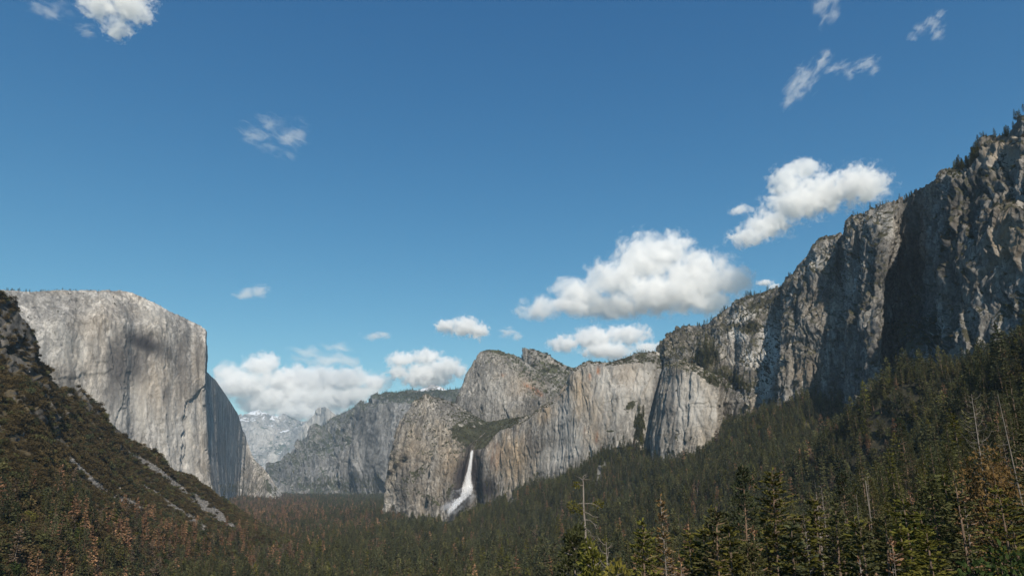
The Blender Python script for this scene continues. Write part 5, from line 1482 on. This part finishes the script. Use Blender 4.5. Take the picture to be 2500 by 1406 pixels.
cloud('low flat cloud under the largest cumulus', 13500, [(1375, 838, 40, 24), (1450, 826, 65, 30), (1530, 816, 65, 26), (1580, 850, 40, 18), (1480, 858, 75, 22), (1505, 868, 30, 16)], 4.5, 0.55)
cloud('small round cloud left of the largest cumulus', 13000, [(1088, 798, 30, 20), (1135, 798, 42, 28), (1170, 806, 26, 24)], 5, 0.55)
cloud('tiny faint puff above the notched peak', 13000, [(1240, 812, 24, 16), (1262, 822, 16, 12)], 1.5, 0.8, wisp=0.08)
cloud('long bank of cloud low over the distant snowy summits', 24500, [(560, 912, 50, 30), (635, 896, 56, 34), (600, 945, 85, 40), (700, 930, 90, 44), (780, 928, 80, 40), (850, 930, 70, 32), (915, 932, 42, 26), (680, 972, 115, 40), (800, 972, 110, 36), (870, 962, 60, 28), (640, 990, 70, 26), (740, 1005, 120, 26)], 6, 0.5)
cloud('thin ragged wisp rising over the long cloud bank', 23500, [(750, 868, 50, 24), (800, 880, 60, 26), (820, 850, 44, 22), (850, 880, 40, 20)], 1.3, 0.9, wisp=0.15, slant=0.2)
cloud('rounded cloud beside the rounded peak, right of the long bank', 24000, [(980, 876, 42, 22), (1040, 870, 42, 24), (1090, 895, 46, 26), (1040, 915, 76, 36), (970, 905, 30, 26), (1120, 905, 26, 22)], 5, 0.5)
cloud('faint flat puff between the long bank and the small round cloud', 18000, [(910, 820, 28, 12), (938, 817, 24, 11)], 1.4, 0.8, wisp=0.1)
cloud('small faint cloud above the monolith shoulder', 12000, [(602, 717, 30, 18), (632, 712, 28, 18)], 1.5, 0.8, wisp=0.08)
cloud('large ragged cloud cut by the top left edge', 7000, [(250, 20, 50, 36), (312, 15, 55, 46), (285, 70, 36, 28), (340, 30, 36, 30), (290, -40, 70, 50)], 2.6, 0.85)
cloud('thin wisp in the top left corner', 7000, [(130, 28, 45, 26), (95, 15, 40, 22)], 0.52, 1.0, wisp=0.25, slant=0.4)
cloud('tiny shred under the large top left cloud', 7000, [(208, 74, 22, 24)], 0.68, 0.9, wisp=0.2)
cloud('broken thin wisps high left of the middle', 8000, [(622, 328, 52, 26), (650, 355, 30, 24), (705, 335, 44, 40), (738, 325, 24, 34), (698, 383, 26, 18), (655, 300, 44, 30)], 0.68, 1.1, wisp=0.30, slant=0.4)
cloud('slanting wispy streak high on the right', 7500, [(1925, 246, 20, 28), (1940, 222, 26, 34), (1958, 200, 32, 36), (1978, 178, 30, 28), (2000, 154, 26, 20), (2016, 136, 20, 16)], 0.83, 0.95, wisp=0.18, slant=-0.85)
cloud('small curved wisp right of the slanting streak', 7500, [(2030, 172, 26, 12), (2055, 163, 28, 12), (2076, 180, 16, 18), (2098, 165, 28, 16), (2122, 155, 26, 20), (2134, 168, 14, 20)], 0.68, 0.95, wisp=0.18, slant=-0.5)
cloud('ragged wisp cut by the top edge right of the middle', 7500, [(2018, 0, 36, 40), (2024, 36, 28, 36), (2004, 22, 24, 28)], 0.60, 1.0, wisp=0.22, slant=-1.0)
cloud('faint streak near the top right corner', 7500, [(2226, 90, 18, 12), (2248, 72, 24, 16), (2272, 54, 24, 16), (2294, 36, 16, 14), (2288, 76, 18, 26)], 0.60, 1.0, wisp=0.18, slant=-0.7)
cloud('sliver of cloud behind the tree lined right ridge', 12000, [(1868, 690, 24, 9), (1890, 700, 16, 9)], 3, 0.5)

# ================================================================== air
hm, t, v = volume_material('pale_air', 2.3e-5, (0.62, 0.82, 1.0), 0.0)
bm = bmesh.new(); bmesh.ops.create_cube(bm, size=1.0)
x0, x1, y0, y1, z0, z1 = -34000, 34000, -9000, 21500, -140, 2010
bmesh.ops.scale(bm, vec=(x1 - x0, y1 - y0, z1 - z0), verts=bm.verts)
me = bpy.data.meshes.new('haze'); bm.to_mesh(me); bm.free(); me.materials.append(hm)
hz = bpy.data.objects.new('haze', me); hz.location = ((x0 + x1) / 2, (y0 + y1) / 2, (z0 + z1) / 2); COL.objects.link(hz)
tag(hz, 'thin pale air filling the valley', kind='stuff')
